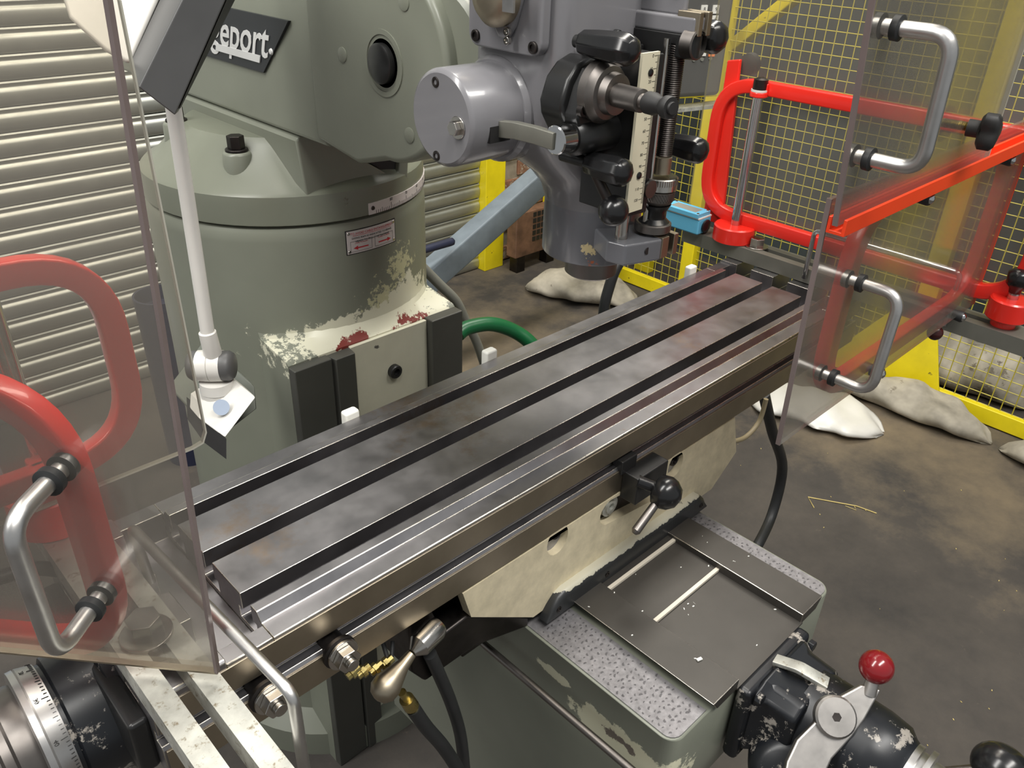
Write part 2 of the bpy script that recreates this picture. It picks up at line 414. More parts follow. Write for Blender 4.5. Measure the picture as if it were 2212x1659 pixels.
# ---- sandbags and rag on the floor
def sack(name, c, L, Wd, H, ang, label, seed, flat=.0, grp=None, cat='sandbag', mat='sack', tilt=0):
    rnd = random.Random(seed); g = G(); n, m = 28, 20; ph = [rnd.uniform(0, 6.3) for _ in range(6)]; loops = []
    ca, sa = math.cos(math.radians(ang)), math.sin(math.radians(ang))
    for i in range(n+1):
        t = -1+2*i/n; w = (1-abs(t)**3.2)**.5 if abs(t) < 1 else 0; w = max(w, .10); h = max((1-abs(t)**2.4)**.6 if abs(t) < 1 else 0, .06)
        lp = []
        for k in range(m):
            a = 2*math.pi*k/m; cx, cz = math.cos(a), math.sin(a)
            lump = 1+.09*math.sin(5*t+2*a+ph[0])+.07*math.sin(9*t-3*a+ph[1])+.04*math.sin(15*t+ph[2]+a)
            x = t*L/2*(1+.03*math.sin(3*a+ph[3])); yy = cx*w*Wd/2*lump; zz = H*(.5+.5*cz)*h*lump if cz > 0 else H*.5*h*(1+cz)
            lp.append((c[0]+x*ca-yy*sa, c[1]+x*sa+yy*ca, c[2]+zz+x*math.tan(math.radians(tilt))))
        loops.append(lp)
    g.loft(loops)
    return ob(name, g, mat, label=label, cat=cat, group=grp, smooth=80)
def fl(u, v, z=-950): return az(u, v, z)
p = fl(1280, 640); sack('sandbag', (p.x-40, p.y+30, -950), 480, 240, 110, -62, 'cream cloth sandbag lying on the floor behind the milling head', 1)
p = fl(2035, 905); sack('sandbag', (2410, p.y+90, -950), 500, 165, 95, -88, 'dirty white sandbag squeezed under the yellow fence gusset plate', 2)
p = fl(2190, 985); sack('sandbag', (2410, p.y-170, -950), 420, 165, 90, -91, 'dirty white sandbag lying beside the yellow bottom rail away from the gusset', 3)
sack('sandbag', (FX+180, pys[1]-120, -950), 500, 240, 190, -80, 'plump dirty white sandbag behind the mesh next to the gusset plate', 4)
sack('sandbag', (FX+180, pys[1]-640, -950), 480, 240, 150, -95, 'low grey sandbag behind the mesh, farther from the gusset plate', 5)
p = fl(1790, 900); sack('folded_sack', (p.x-30, p.y+40, -950), 430, 230, 62, -72, 'clean white folded sack lying flat on the floor under the guard', 6, cat='sack', mat='white_plastic')

# ---- straw and swarf
g = G(); a, b, c_, d = fl(1745, 1075), fl(1758, 1098), fl(1850, 1095), fl(1893, 1110)
g.tube([b+Z_*2, a+Z_*2, c_+Z_*3, d+Z_*2], 1.6, 6)
for q in (.55, .7, .85): e = a.lerp(d, q); g.tube([e+Z_*2, e+Z_*2+(d-a)*.07+Vector((0, 18 if q > .6 else -18, 0))], .8, 5)
ob('straw_stalk', g, 'straw', label='bent dry straw stalk lying on the bare concrete floor', cat='straw')
g = G()
for i in range(36):
    u, v = random.uniform(1560, 2200), random.uniform(960, 1640)
    if u < 1800 and v > 1150: continue
    q = fl(u, v); s_ = random.uniform(.8, 2.2); g.obox(q+Z_*1, Vector((random.random(), random.random(), 0))+X_*.01, Z_.cross(Vector((1, .3, 0))), Z_, s_*2, s_, 1.2)
ob('swarf', g, 'straw', kind='stuff', label='tiny pale chips scattered over the concrete floor', cat='swarf')

# ---- blue-grey beam, rusty vented stand
p0 = ay(880, 640, 1350); p1 = ay(1215, 345, 1350)
g = G(); g.rbar([p0-(p1-p0)*.75, p1+(p1-p0)*.2], 84, 66, Z_, e=.2)
bmo = ob('steel_beam', g, 'beam_blue', label='blue-grey painted steel beam slanting up behind the milling column', cat='beam', smooth=30)
a, b = ay(915, 540, 1300), ay(972, 523, 1300); g = G(); g.lathe(a, b-a, [(-60, 11), ((b-a).length, 13), ((b-a).length+10, 12), ((b-a).length+16, 6)], 20); ob('handle', g, 'navy', bmo, smooth=50)
q = fl(1133, 586); vs_ = thing('vented_stand', (q.x+110, q.y, -950), 'rusty brown stand with a perforated vent panel on short legs', 'stand')
g = G(); zt = ay(1150, 455, q.y).z; zb_ = ay(1150, 548, q.y).z
g.box(q.x-60, q.x+210, q.y, q.y+60, zb_, zt); ob('cabinet', g, 'rusty', vs_, bevel=4)
g = G(); g.m = 1
for i in range(5):
    for j in range(6): g.box(q.x+40+j*26, q.x+60+j*26, q.y-1.5, q.y+1, zb_+60+i*28, zb_+80+i*28)
ob('vent_holes', g, ['rusty', 'black_matte'], vs_, kind='stuff')
for dx in (-20, 170):
    g = G(); g.box(q.x+dx-25, q.x+dx+25, q.y+4, q.y+52, -950, zb_+2); ob('leg', g, 'dark_steel', vs_, bevel=2)
# ================================================================ milling machine
XC = 440.0
mill = thing('milling_machine', (XC, 560, -950), 'grey-green knee-type turret milling machine with T-slot worktable', 'milling machine')
# ---- column
TCX, TCY, TR = 440.0, 593.0, 208.0
g = G()
g.lathe((TCX, TCY, -950), Z_, [(0, 250), (60, 250), (90, 214), (800, 208), (1022, 208), (1034, 207), (1040, 204), (1043, 197)], 64)
colm = ob('column', g, 'column_green', mill, smooth=30)
LZ = -80.0; YC = 362.0
# ledge: block in front carrying the knee ways, sloping up into the round column
def ledge(x0, x1):
    g = G(); n = 14; loops = []
    for k in range(n+1):
        x = x0+(x1-x0)*k/n
        yb = TCY-math.sqrt(max(TR*TR-(x-TCX)**2, 0))
        loops.append([(x, YC+12, -950), (x, YC+12, LZ-4), (x, YC+16, LZ), (x, yb-4, LZ+10), (x, yb+8, LZ+34), (x, yb+60, LZ+30), (x, yb+60, -950)])
    g.loft(loops); return g
ob('way_block', ledge(288, 588), 'column_green', colm, smooth=40)
g = G(); g.box(288, 348, YC-4, YC+13, -950, LZ-6); ob('knee_way', g, 'column_way', colm, bevel=2)
g = G(); g.prism([(352, YC-8), (384, YC-8), (388, YC+14), (348, YC+14)], 'z', -950, LZ-8); ob('knee_way', g, 'column_way', colm, bevel=1.5)
g = G(); g.box(526, 588, YC-8, YC+13, -950, LZ-3); ob('knee_way', g, 'column_way', colm, bevel=2)
g = G(); g.box(386, 526, YC+6, YC+13, -950, LZ-6); ob('way_infill', g, 'way_cream', colm, bevel=1)
socket_screw(colm, ay(850, 800, YC+6), -Y_, 11, 9, 'black_paint', 'stop_screw')
# warning plate curved on the column
def on_cyl(ang, z, r): a = math.radians(ang); return Vector((TCX+r*math.sin(a), TCY-r*math.cos(a), z))
def cylang(u, v, R=208.0):
    r = ray(u, v); d = Vector((r.x, r.y)); o_ = Vector((CC.x-TCX, CC.y-TCY)); A = d.dot(d); B_ = 2*d.dot(o_); Cq = o_.dot(o_)-R*R
    t_ = (-B_-math.sqrt(max(B_*B_-4*A*Cq, 0)))/(2*A); p_ = CC+r*t_; return math.degrees(math.atan2(p_.x-TCX, TCY-p_.y)), p_.z
def cyl_sheet(g, a0, a1, z0, z1, r, n=16):
    L = [[on_cyl(a0+(a1-a0)*k/n, z, r) for k in range(n+1)] for z in (z0, z1)]
    L2 = [[on_cyl(a0+(a1-a0)*k/n, z, r-2.5) for k in range(n+1)] for z in (z0, z1)]
    n1 = n+1; vs = L[0]+L[1]; fs = [(k, k+1, n1+k+1, n1+k) for k in range(n)]; g.add(vs, fs)
    for A_, B_ in ((L[0], L2[0]), (L[1], L2[1])): g.add(A_+B_, fs)
    for k in (0, n): g.add([L[0][k], L[1][k], L2[1][k], L2[0][k]], [(0, 1, 2, 3)])
def cyl_bend(g, i0, a_mid, zc, r):            # wrap flat vertices added since i0 (x along arc, y up) round the column
    for i in range(i0, len(g.v)):
        p_ = g.v[i]; a_ = a_mid+math.degrees(p_.x/r); q_ = on_cyl(a_, zc+p_.y, r+p_.z); g.v[i] = q_
aL, zT = cylang(747, 498); aR, zb = cylang(853, 522); zT = (zT+cylang(853, 476)[1])/2; zb = (zb+cylang(751, 548)[1])/2
g = G(); RP = 208.6
g.m = 1; cyl_sheet(g, aL-.4, aR+.4, zb-1.2, zT+1.2, RP-.3)
g.m = 0; cyl_sheet(g, aL, aR, zb, zT, RP)
am = (aL+aR)/2; hw = math.radians(aR-aL)*RP/2; hh = (zT-zb)/2; zc = (zT+zb)/2
def flat(fn, m): i0 = len(g.v); g.m = m; fn(); cyl_bend(g, i0, am, zc, RP+.35)
def bx2(x0, x1, y0, y1): n = 6; g.add([(x0+(x1-x0)*k/n, y, 0) for y in (y0, y1) for k in range(n+1)], [(k, k+1, n+2+k, n+1+k) for k in range(n)])
flat(lambda: g.text('TO AVOID CABLE ENTANGLEMENT', 4.6, (0, hh-4.5, 0), X_, Y_, .02, 'CENTER'), 3)
flat(lambda: bx2(-hw+9, hw-9, hh-7.6, hh-7.1), 3)
flat(lambda: g.text('SWING RAM AS INDICATED TO BRING', 4.0, (0, hh-11, 0), X_, Y_, .02, 'CENTER'), 2)
flat(lambda: g.text('HEADS TO FRONT OF MACHINE', 4.0, (0, hh-16, 0), X_, Y_, .02, 'CENTER'), 2)
for sx, tx in ((-1, 'J HEAD TO FRONT'), (1, 'M HEAD TO FRONT')):
    cx = sx*hw*.47
    flat(lambda: g.text(tx, 2.5, (cx, -hh+14.5, 0), X_, Y_, .02, 'CENTER'), 3)
    for a_, b_, c2, d_ in ((-17, 17, 17.2, 17.6), (-17, 17, 2.4, 2.8), (-17.3, -16.9, 2.4, 17.6), (16.9, 17.3, 2.4, 17.6)): flat(lambda: bx2(cx+a_, cx+b_, -hh+c2, -hh+d_), 2)
    flat(lambda: bx2(cx-11 if sx > 0 else cx-7, cx+7 if sx > 0 else cx+11, -hh+6.6, -hh+8.4), 3)
    flat(lambda: g.add([(cx+sx*13, -hh+7.5, 0), (cx+sx*6, -hh+10.5, 0), (cx+sx*6, -hh+4.5, 0)], [(0, 1, 2)]), 3)
for sx in (-1, 1):
    for sy in (-1, 1): flat(lambda: g.lathe((sx*(hw-3.2), sy*(hh-3.2), 0), Z_, [(0, 2.2), (.6, 1.8)], 10), 4)
ob('warning_plate', g, ['plate_white', 'print_black', 'print_black', 'print_red', 'bright_steel'], colm, label='white warning plate with black border and red lettering', recalc=False)
# ---- turret
g = G()
g.lathe((TCX, TCY, 94), Z_, [(0, 204), (2, 207), (30, 207), (40, 206), (44, 202), (52, 186), (92, 146), (100, 136)], 64)
tur = ob('turret', g, 'turret_green', mill, smooth=30)
# dovetail saddle for the ram on top of the turret
g = G(); RB = 212.0; yF, yR_ = 404.0, 800.0
sec = [(360, 128), (352, RB-6), (356, RB), (380, RB), (492, 140), (510, 140), (524, RB), (532, RB), (534, RB-6), (526, 128)]
g.loft([[(x, y, z) for x, z in sec] for y in (yF, yR_)]); ob('ram_saddle', g, 'machine_green', tur, bevel=3)
# clamping bolts on cast bosses
def cone_hit(u, v):
    r = ray(u, v); t_ = 700.0
    while t_ < 1800:
        p_ = CC+r*t_; R_c = 186-(p_.z-146)*40/40
        if math.hypot(p_.x-TCX, p_.y-TCY) < R_c: return p_
        t_ += .5
for u, v in ((505, 372), (360, 300)):
    p_ = cone_hit(u, v); dv = Vector((TCX-p_.x, TCY-p_.y, 0)).normalized(); c_ = p_+dv*17
    g = G(); g.lathe(c_-Z_*20, Z_, [(0, 22), (20, 20), (40, 19), (43, 17), (44, 14)], 28); ob('bolt_boss', g, 'machine_green', tur, smooth=50)
    g = G(); g.lathe(c_+Z_*23, Z_, [(0, 15), (4, 15), (4.5, 13)], 24); g.hexa(c_+Z_*27, c_+Z_*44, 11.5); ob('turret_bolt', g, 'dark_steel', tur, bevel=1)
# degree scale
a0, z1 = cylang(796, 440); z0 = cylang(798, 466)[1]
g = G(); cyl_sheet(g, a0, 62, z0+1, z1, 208.3, 40)
for k in range(0, 50):
    dg = 89-k; an = 12.2+(80-dg); g.m = 1
    if an < a0+3 or an > 60: continue
    h = 9 if dg % 10 == 0 else (6.5 if dg % 5 == 0 else 4.5)
    cyl_sheet(g, an-.07, an+.07, z0+1.2, z0+1.2+h, 208.55, 1)
    if dg % 10 == 0:
        i0 = len(g.v); g.text(str(dg), 6, (0, 0, 0), X_, Y_, .03, 'CENTER')
        cyl_bend(g, i0, an, z0+14.5, 208.6)
g.m = 2; p_ = on_cyl(a0+1.9, (z0+z1)/2+1, 208); g.lathe(p_, p_-Vector((TCX, TCY, p_.z)), [(0, 3.3), (1.5, 2.6)], 12)
ob('degree_scale', g, ['plate_white', 'print_black', 'dark_steel'], tur, recalc=False)
# ---- ram, its adapter and name plate
RX = 352.0
g = G(); sec = [(RX, RB+1), (RX, 300), (RX+2, 370), (RX+16, 410), (RX+40, 430), (528-40, 430), (528-16, 410), (528, 370), (528, RB+1)]
g.loft([[(x, y, z) for x, z in sec] for y in (330, 980)]); ram = ob('ram', g, 'machine_green', mill, bevel=6, seg=3)
g = G(); g.prism([(382, RB+.5), (492, 142), (510, 142), (522, RB+.5)], 'y', 412, 790); ob('dovetail_shade_liner', g, 'black_matte', ram)  # added liner: its black stands for shade and grease in the notch
BC = ax(828, 137, 346)
cy, cz = BC.y, BC.z
pts = [(cy+40, RB+2)]
pts += [(cy+102*math.cos(math.radians(a)), cz+102*math.sin(math.radians(a))) for a in range(-108, -316, -8)]
pts = [(346, 222), (262, RB-2), (246, 214)]+[(cy+102*math.cos(math.radians(a)), cz+102*math.sin(math.radians(a))) for a in range(-88, -276, -7)]+[(346, cz+106)]
g = G(); g.prism(pts[::-1], 'x', 346, 534); adp = ob('ram_adapter', g, 'machine_green', mill, bevel=7, seg=3, smooth=40)
g = G(); g.lathe((346.5, cy, cz), -X_, [(-1, 33), (1.5, 33), (1.5, 28), (-6, 27)], 40); ob('bolt_recess_ring', g, 'machine_green', adp, smooth=30)
g = G(); g.lathe((347, cy, cz), -X_, [(-8, 26.5), (0.5, 26.5), (1, 24)], 40); g.m = 1; g.lathe((347, cy, cz), -X_, [(0, 20), (7, 20), (9, 17), (9.5, 0.1)], 32); ob('pivot_bolt', g, ['black_matte', 'black_paint'], adp)
for u, v in ((740, 118), (873, 5), (885, 292)):
    p_ = ax(u, v, 346); g = G(); g.lathe(p_, -X_, [(-1, 8), (.8, 8), (1.2, 7)], 20); ob('plug', g, 'machine_green', adp)
p_ = ax(957, 150, 372); g = G(); g.box(362, 396, p_.y-16, p_.y+16, p_.z-26, p_.z+9); ob('stop_block', g, 'black_matte', adp, bevel=1)
# name plate
q = [ax(440, 2, RX), ax(627, 45, RX), ax(573, 157, RX), ax(383, 100, RX)]
q[0] = q[3]+(q[1]-q[2])
bl = ax(573, 157, RX); tr = ax(627, 45, RX); ed = ax(445, 120, RX)-bl; ed = Vector((0, ed.y, 0)).normalized(); PL = 250.0; SH = tr-bl
c4 = [bl, tr, tr+ed*PL, bl+ed*PL]
g = G(); g.loft([[c+Vector((-d_, 0, 0)) for c in c4] for d_ in (-1, 3)])
xd = -ed; yd = SH.normalized(); H_ = SH.length; slant = SH.y
up = Vector((0, 0, 1)); hh_ = SH.z
txto = bl+SH*.55+ed*17+Vector((-3.2, 0, 0)); sh = -SH.y/hh_ if hh_ else 0
g.m = 1; i0 = len(g.v); g.text('Bridgeport', 55, (0, 0, 0), X_, Y_, .4, 'RIGHT', bold=.0011*1000*.6)
for i in range(i0, len(g.v)):
    p_ = g.v[i]; g.v[i] = txto+xd*(p_.x+ (p_.y)*(-sh)*.0)+up*(p_.y*1.05)+xd*(p_.y*.42)+Vector((-p_.z-.6, 0, 0))
lo_ = bl+SH*.17+ed*8+Vector((-3.6, 0, 0))
g.loft([[lo_+Vector((-d_, 0, 0))+xd*a+up*b for a, b in ((-8, 0), (-4, 9), (-120, 9), (-124, 0))] for d_ in (0, 1.2)])
rv = bl+SH*.42+ed*4+Vector((-3, 0, 0)); g.lathe(rv, -X_, [(0, 4), (2, 3), (2.6, 1)], 12)
ob('name_plate', g, ['plate_black', 'letter_silver'], ram, label='dark name plate with silver script lettering', recalc=False)
# ---- worktable
LT = 878.0
def tslot(yc): return [(yc-8, 0), (yc-8, -17), (yc-14, -17), (yc-14, -29), (yc+14, -29), (yc+14, -17), (yc+8, -17), (yc+8, 0)]
front = [(-60, -84), (-106, -84), (-107, -82), (-107, -53), (-105, -50), (-97, -50), (-97, -38), (-105, -38), (-106, -36), (-106, -9), (-105, -8), (-87, -8), (-81, 0)]
rear = [(-y, z) for y, z in front[::-1]]
rear = [(81, 0), (87, -8), (107, -8), (107, -84), (60, -84)]
poly = front+tslot(-63.5)+tslot(0)+tslot(63.5)+rear
g = G(); g.prism(poly, 'x', 0, LT)
U = [(-60, -84), (-106, -84), (-107, -82), (-107, -53), (-105, -50), (-97, -50), (-97, -38), (-105, -38), (-106, -36), (-106, -9), (-105, -8), (-89, -8), (-85, -33), (85, -33), (89, -8), (107, -8), (107, -84), (60, -84)]
rim = [y for y in U]
for x0, x1 in ((-38, 0), (LT, LT+38)): g.prism(U, 'x', x0, x1)
R_ = front[:10]+[(-106, -5), (-104, -3), (-76, -3), (-76, -30), (-51, -30), (-51, -3), (-12, -3), (-12, -30), (12, -30), (12, -3), (51, -3), (51, -30), (76, -30), (76, -3), (104, -3), (107, -6), (107, -84), (60, -84)]
for x0, x1 in ((-94, -38), (LT+38, LT+94)): g.prism(R_, 'x', x0, x1)
g.prism([(-60, -84), (-76, -100), (76, -100), (60, -84)], 'x', -90, LT+90)
tab = ob('worktable', g, ['table_steel', 'worn_edge'], mill, bevel=.9, seg=1, bm=1, smooth=30)
# lower rail strip of the front face, worn brown
g = G(); g.box(-92, LT+92, -108.4, -106.5, -83, -54); ob('front_strip', g, 'brown_steel', tab, bevel=.5)
g = G(); g.box(-92, LT+92, -107, -105.5, -36, -11); ob('front_strip', g, 'brown_steel', tab, bevel=.5)
# travel stops bolted in the front groove
for u, v in ((735, 1408), (582, 1500)):
    p_ = ay(u, v, -108); g = G()
    g.lathe(Vector((p_.x-4, -98, p_.z+8)), -Y_, [(0, 11), (13, 11), (14, 15), (17, 15), (18, 13)], 28); ob('stop_collar', g, 'dark_steel', tab)
    g = G(); g.lathe(Vector((p_.x-3, -116, p_.z+7)), -Y_, [(0, 14), (3, 14)], 28); g.hexa(Vector((p_.x-3, -119, p_.z+7)), Vector((p_.x-3, -128, p_.z+7)), 11); g.cyl(Vector((p_.x-3, -128, p_.z+7)), Vector((p_.x-3, -133, p_.z+7)), 5.5)
    ob('stop_nut', g, 'bright_steel', tab, bevel=.7)
# centre trip block and its lever
a = ay(1330, 1000, -104); b = ay(1412, 1040, -104)
a2, b2 = ay(1362, 1012, -118), ay(1418, 1040, -118)
g = G(); g.box(a.x+2, a.x+28, -112, -98, -58, -40); g.box(a2.x, b2.x, -130, -108, -92, -56); ob('trip_block', g, 'black_paint', tab, bevel=1.5)
# ---- left end bearing bracket and feed dial
g = G(); ay0, az0 = -4, -86
g.lathe((-94, ay0, az0), -X_, [(-2, 66), (8, 66), (10, 58), (22, 56), (38, 54), (40, 50), (44, 50)], 56)
brk = ob('bearing_bracket', g, 'worn_black', tab, smooth=30)
g = G(); g.box(-108, -93, -92, 92, -84, -30); ob('bracket_flange', g, 'black_paint', brk, bevel=4)
g = G(); g.lathe((-137, ay0, az0), -X_, [(0, 52), (12, 55), (13, 54), (13.5, 55), (18, 55), (19, 50)], 64)
g.m = 1
for k in range(100):
    a_ = math.radians(k*3.6); d_ = Vector((0, math.cos(a_), math.sin(a_))); tdir = Vector((0, -math.sin(a_), math.cos(a_))); ln = 5 if k % 10 == 0 else (3.6 if k % 5 == 0 else 2.4)
    c_ = Vector((-138, ay0, az0))+d_*52.6; g.obox(c_+Vector((-ln/2, 0, 0))+d_*(ln*.125), -X_+d_*.25, tdir, d_, ln, .35, .5)
    if k % 10 == 0: g.text('%d' % k if k else '0', 4.6, Vector((-146, ay0, az0))+d_*54.6, tdir, -X_, .1, 'CENTER')
ob('feed_dial', g, ['aluminium', 'print_black'], brk, smooth=25, recalc=False)
g = G(); g.lathe((-156, ay0, az0), -X_, [(0, 46), (3, 47), (14, 46), (16, 40), (22, 40), (24, 34), (44, 33), (46, 26), (70, 26)], 48); ob('dial_lock_ring', g, 'ground_steel', brk, smooth=30)
# ---- saddle
YS = -108.0
oy = [ay(*q, YS) for q in ((1000, 1272), (1018, 1333), (1180, 1308))]
oz = -188.0
sx0, sx1 = oy[0].x, ay(1590, 915, YS).x
poly = [(sx0, -86), (oy[1].x, oy[1].z), (oy[2].x-20, oz), (ay(1540, 1040, YS).x, oz), (ay(1597, 945, YS).x, -150), (ay(1590, 915, YS).x-6, -86)]
def hole(u, v, r, n=20, ry=None): p_ = ay(u, v, YS)-Z_*3; return circ(p_.x, p_.z, r, n, ry=ry)
hs = [hole(1205, 1162, 16, ry=19), hole(1460, 1000, 15, ry=18)]
p1_, p2_ = ay(1318, 1102, YS), ay(1405, 1066, YS)
hs.append([(p1_.x+17*math.cos(math.radians(a)), p1_.z-2+17*math.sin(math.radians(a))) for a in range(90, 271, 20)]+[(p2_.x+17*math.cos(math.radians(a)), p2_.z+4+17*math.sin(math.radians(a))) for a in range(-90, 91, 20)])
g = G(); g.box(sx0+10, sx1-10, -96, 140, -192, -100); sad = ob('saddle', g, 'dark_steel', mill, bevel=2)
g = G(); g.prism(poly, 'y', YS, YS+12, holes=hs); ob('saddle_face', g, 'cream_plate', sad, smooth=30)
for u, v in ((1205, 1162), (1460, 1000)): p_ = ay(u, v, YS)-Z_*3; g = G(); g.box(p_.x-18, p_.x+18, YS+9, YS+12.5, p_.z-21, p_.z+21); ob('recess_floor', g, 'head_grey', sad)
for u, v in ((1205, 1154), (1460, 996)): socket_screw(sad, ay(u, v, YS)+Vector((0, 10, 0)), -Y_, 8, 9)
g = G(); g.lathe(Vector((p1_.x+6, YS+11, p1_.z-1)), -Y_, [(0, 13), (6, 13), (6, 8), (8, 8), (8, 5), (2, 4.5)], 28); ob('gib_lock', g, 'galvanised', sad)
# way wiper
g = G(); wx0, wx1 = 297.0, 598.0; n = 30; loops = []
for k in range(n+1):
    x = wx0+(wx1-wx0)*k/n; e = min(1, (k/n)/.10, (1-k/n)/.07); h = 2+26*math.sin(e*math.pi/2)
    loops.append([(x, -108, -196), (x, -120, -196), (x, -120, -196+h*.7), (x, -118, -196+h*.92), (x, -114, -196+h), (x, -108, -196+h)])
g.loft(loops); wip = ob('way_wiper', g, 'wiper', sad, smooth=50)
for t_ in (.02, .33, .97): socket_screw(wip, (wx0+(wx1-wx0)*max(.06, min(t_, .95)), -119.5, -186), -Y_, 3.6, 1.6)
# saddle left wing under the table
g = G(); g.prism([(sx0-34, -86), (sx0-20, -128), (oy[1].x, oy[1].z-1), (oy[2].x-22, -189), (oy[2].x-22, -204), (sx0+20, -176), (sx0-44, -176), (sx0-60, -150), (sx0-60, -86)], 'y', -104, 60); ob('saddle_wing', g, 'dark_steel', sad, bevel=3)
# lever ball handle on the trip block
a = ay(1437, 1060, -150); b = ay(1370, 1152, -152); c0 = Vector((a.x-14, -132, a.z+6))
g = G(); g.cyl(c0+Vector((-6, 6, 4)), a, 7, seg=16); g.lathe(a+Vector((-6, 10, 2)), Vector((.25, -1, -.12)), [(0, 11), (3, 17), (14, 19), (21, 17), (28, 11), (31, 2)], 28); ob('lock_knob', g, 'black_gloss', sad, smooth=60)
g = G(); g.lathe(a, b-a, [(0, 4.4), ((b-a).length-3, 5.2), ((b-a).length, 3)], 14); ob('lock_lever', g, 'ground_steel', sad)
# ---- knee
g = G(); KT = -206.0
kp = [(284, 200)]+[(299-15*math.cos(math.radians(a)), -285-15*math.sin(math.radians(a))) for a in range(0, 91, 15)]+[(579+15*math.sin(math.radians(a)), -285-15*math.cos(math.radians(a))) for a in range(0, 91, 15)]+[(594, 200)]
loops = []
for z, dx, dy in ((-640, 26, 210), (-520, 20, 130), (-420, 8, 60), (-330, 2, 0), (-300, 0, 0), (KT-2, 0, 0), (KT, -1.5, 0)):
    loops.append([(x+(dx if x < 440 else -dx), y+(dy if y < 0 else 0)+(1.5 if dx < 0 and y < 0 else 0), z) for x, y in kp])
g.loft(loops); knee = ob('knee', g, 'knee_green', mill, smooth=40, bevel=2.5)
# hand-flaked landing strips either side of the ways
for pts in ([(286.5, 140)]+[(299-12.5*math.cos(math.radians(a)), -285-12.5*math.sin(math.radians(a))) for a in range(0, 91, 18)]+[(340, -297.5), (340, 140)], [(558, 140), (558, -297.5)]+[(579+12.5*math.sin(math.radians(a)), -285-12.5*math.cos(math.radians(a))) for a in range(0, 91, 18)]+[(591.5, 140)]):
    g = G(); g.prism(pts[::-1], 'z', KT-1, KT+1.2); o = ob('flaked_strip', g, 'flaked', knee)
nf = 0; g = G()
for pts, xa, xb in (((0,), 291, 338), ((1,), 561, 589)):
    yy = -120.0
    while yy > -290:
        xx = xa+(3 if int(-yy/7) % 2 else 0)
        while xx < xb:
            r = 1.3+random.random()*1.3; a0_ = random.uniform(-1.2, 1.2); c_ = Vector((xx+random.uniform(-2, 2), yy+random.uniform(-2, 2), KT+1.5))
            g.add([c_+Vector((math.cos(a0_+t_)*r, math.sin(a0_+t_)*r*.8, 0)) for t_ in (0, 1.2, 2.4, 3.4)], [(0, 1, 2, 3)]); xx += 7
        yy -= 6.5
ob('flaking_marks', g, 'flake_mark', knee, kind='stuff', recalc=False)
# dovetail ways
for x0, x1, xs in ((344, 386, 338), (514, 554, 560)):
    g = G(); sec = [(x0, -192), (x1, -192), (x1, KT), (x0, KT)] if False else [(x0-(4 if x0 < 440 else 0), -192), (x1+(4 if x0 > 440 else 0), -192), (x1-(0 if x0 < 440 else 6), KT), (x0+(6 if x0 < 440 else 0), KT)]
    g.prism(sec, 'y', -304, 140); ob('knee_way', g, ['way_dark', 'worn_edge'], knee, bevel=.8, bm=1, seg=1)
# telescopic way covers with bright leading edges
for y0, y1, zt in ((-130, 60, -196.5), (-194, -60, -200), (-305, -120, -203.5)):
    g = G(); g.box(384, 516, y0, y1, zt-2.5, zt); g.m = 1; g.box(386, 514, y0-2, y0+2.5, zt-3, zt+.4) if y0 > -300 else None
    ob('way_cover', g, ['way_dark', 'step_edge'], knee)
g = G()
for i in range(22):
    x, y = random.uniform(344, 555), random.uniform(-298, -128); s_ = random.uniform(.5, 1.5); zt = -191.5 if x < 386 or x > 514 else (-199.4 if y > -190 else -202.9)
    g.obox((x, y, zt), Vector((random.random(), random.random()-.5, .1)), Y_, Z_, s_*1.6, s_, .8)
g.obox((376, -262, -190.8), Vector((1, -.3, 0)), Vector((.3, 1, 0)), Z_, 6, 3.2, 1.4)
ob('white_chips', g, 'chip_white', knee, kind='stuff')
# rod running along the knee's left flank
a, b = ax(985, 1340, 262), ax(1375, 1672, 262)
g = G(); g.tube([a, b], 4.2, 12); ob('lock_rod', g, 'ground_steel', knee)
# sheet guard beneath the saddle, left flank panels of the knee
g = G(); g.loft([[(284, y, KT-30), (284, y, KT-10), (200, y+60, -300), (150, y+60, -560), (284, y, -640)] for y in (-60, 330)]); pass
# ---- power feed on the front of the knee
PX, PY, PZ = 447.0, -304.0, -236.0
g = G(); g.box(PX-62, PX+62, PY-16, PY+1, PZ-72, PZ+34); pf = ob('power_feed', g, 'worn_black', mill, bevel=6, seg=3)
g = G(); g.loft([[(PX+sx*w, y, PZ+sz*h-10) for sx, sz in ((-1, -1), (1, -1), (1, .72), (.7, 1), (-.7, 1), (-1, .72))] for y, w, h in ((PY-14, 56, 50), (PY-28, 48, 44), (PY-60, 46, 42))]); ob('gear_housing', g, 'worn_black', pf, bevel=5, seg=3)
g = G(); g.lathe((PX+4, PY-50, PZ-8), -Y_, [(0, 46), (70, 46), (92, 43), (100, 36), (104, 34)], 44); ob('motor_barrel', g, 'worn_black', pf, smooth=40)
g = G(); g.lathe((PX+4, PY-152, PZ-8), -Y_, [(0, 34), (8, 34), (9, 30), (14, 30), (15, 36), (20, 36), (21, 28), (30, 28)], 44); ob('clutch_dial', g, 'aluminium', pf, smooth=30)
g = G(); g.lathe((PX-40, PY-60, PZ-52), Vector((-.75, -.25, .55)), [(-40, 40), (10, 36), (22, 30), (26, 22)], 32); ob('switch_housing', g, 'worn_black', pf, smooth=50)
for u, v in ((1633, 1503), (1758, 1392), (1850, 1580), (1675, 1570)):
    p_ = ay(u, v, PY-18 if u < 1800 else PY-70); hex_bolt(pf, p_ if u != 1758 else Vector((PX+58, PY-16, PZ+20)), -Y_, 6.5, 8, 'worn_black', 'housing_bolt', False)
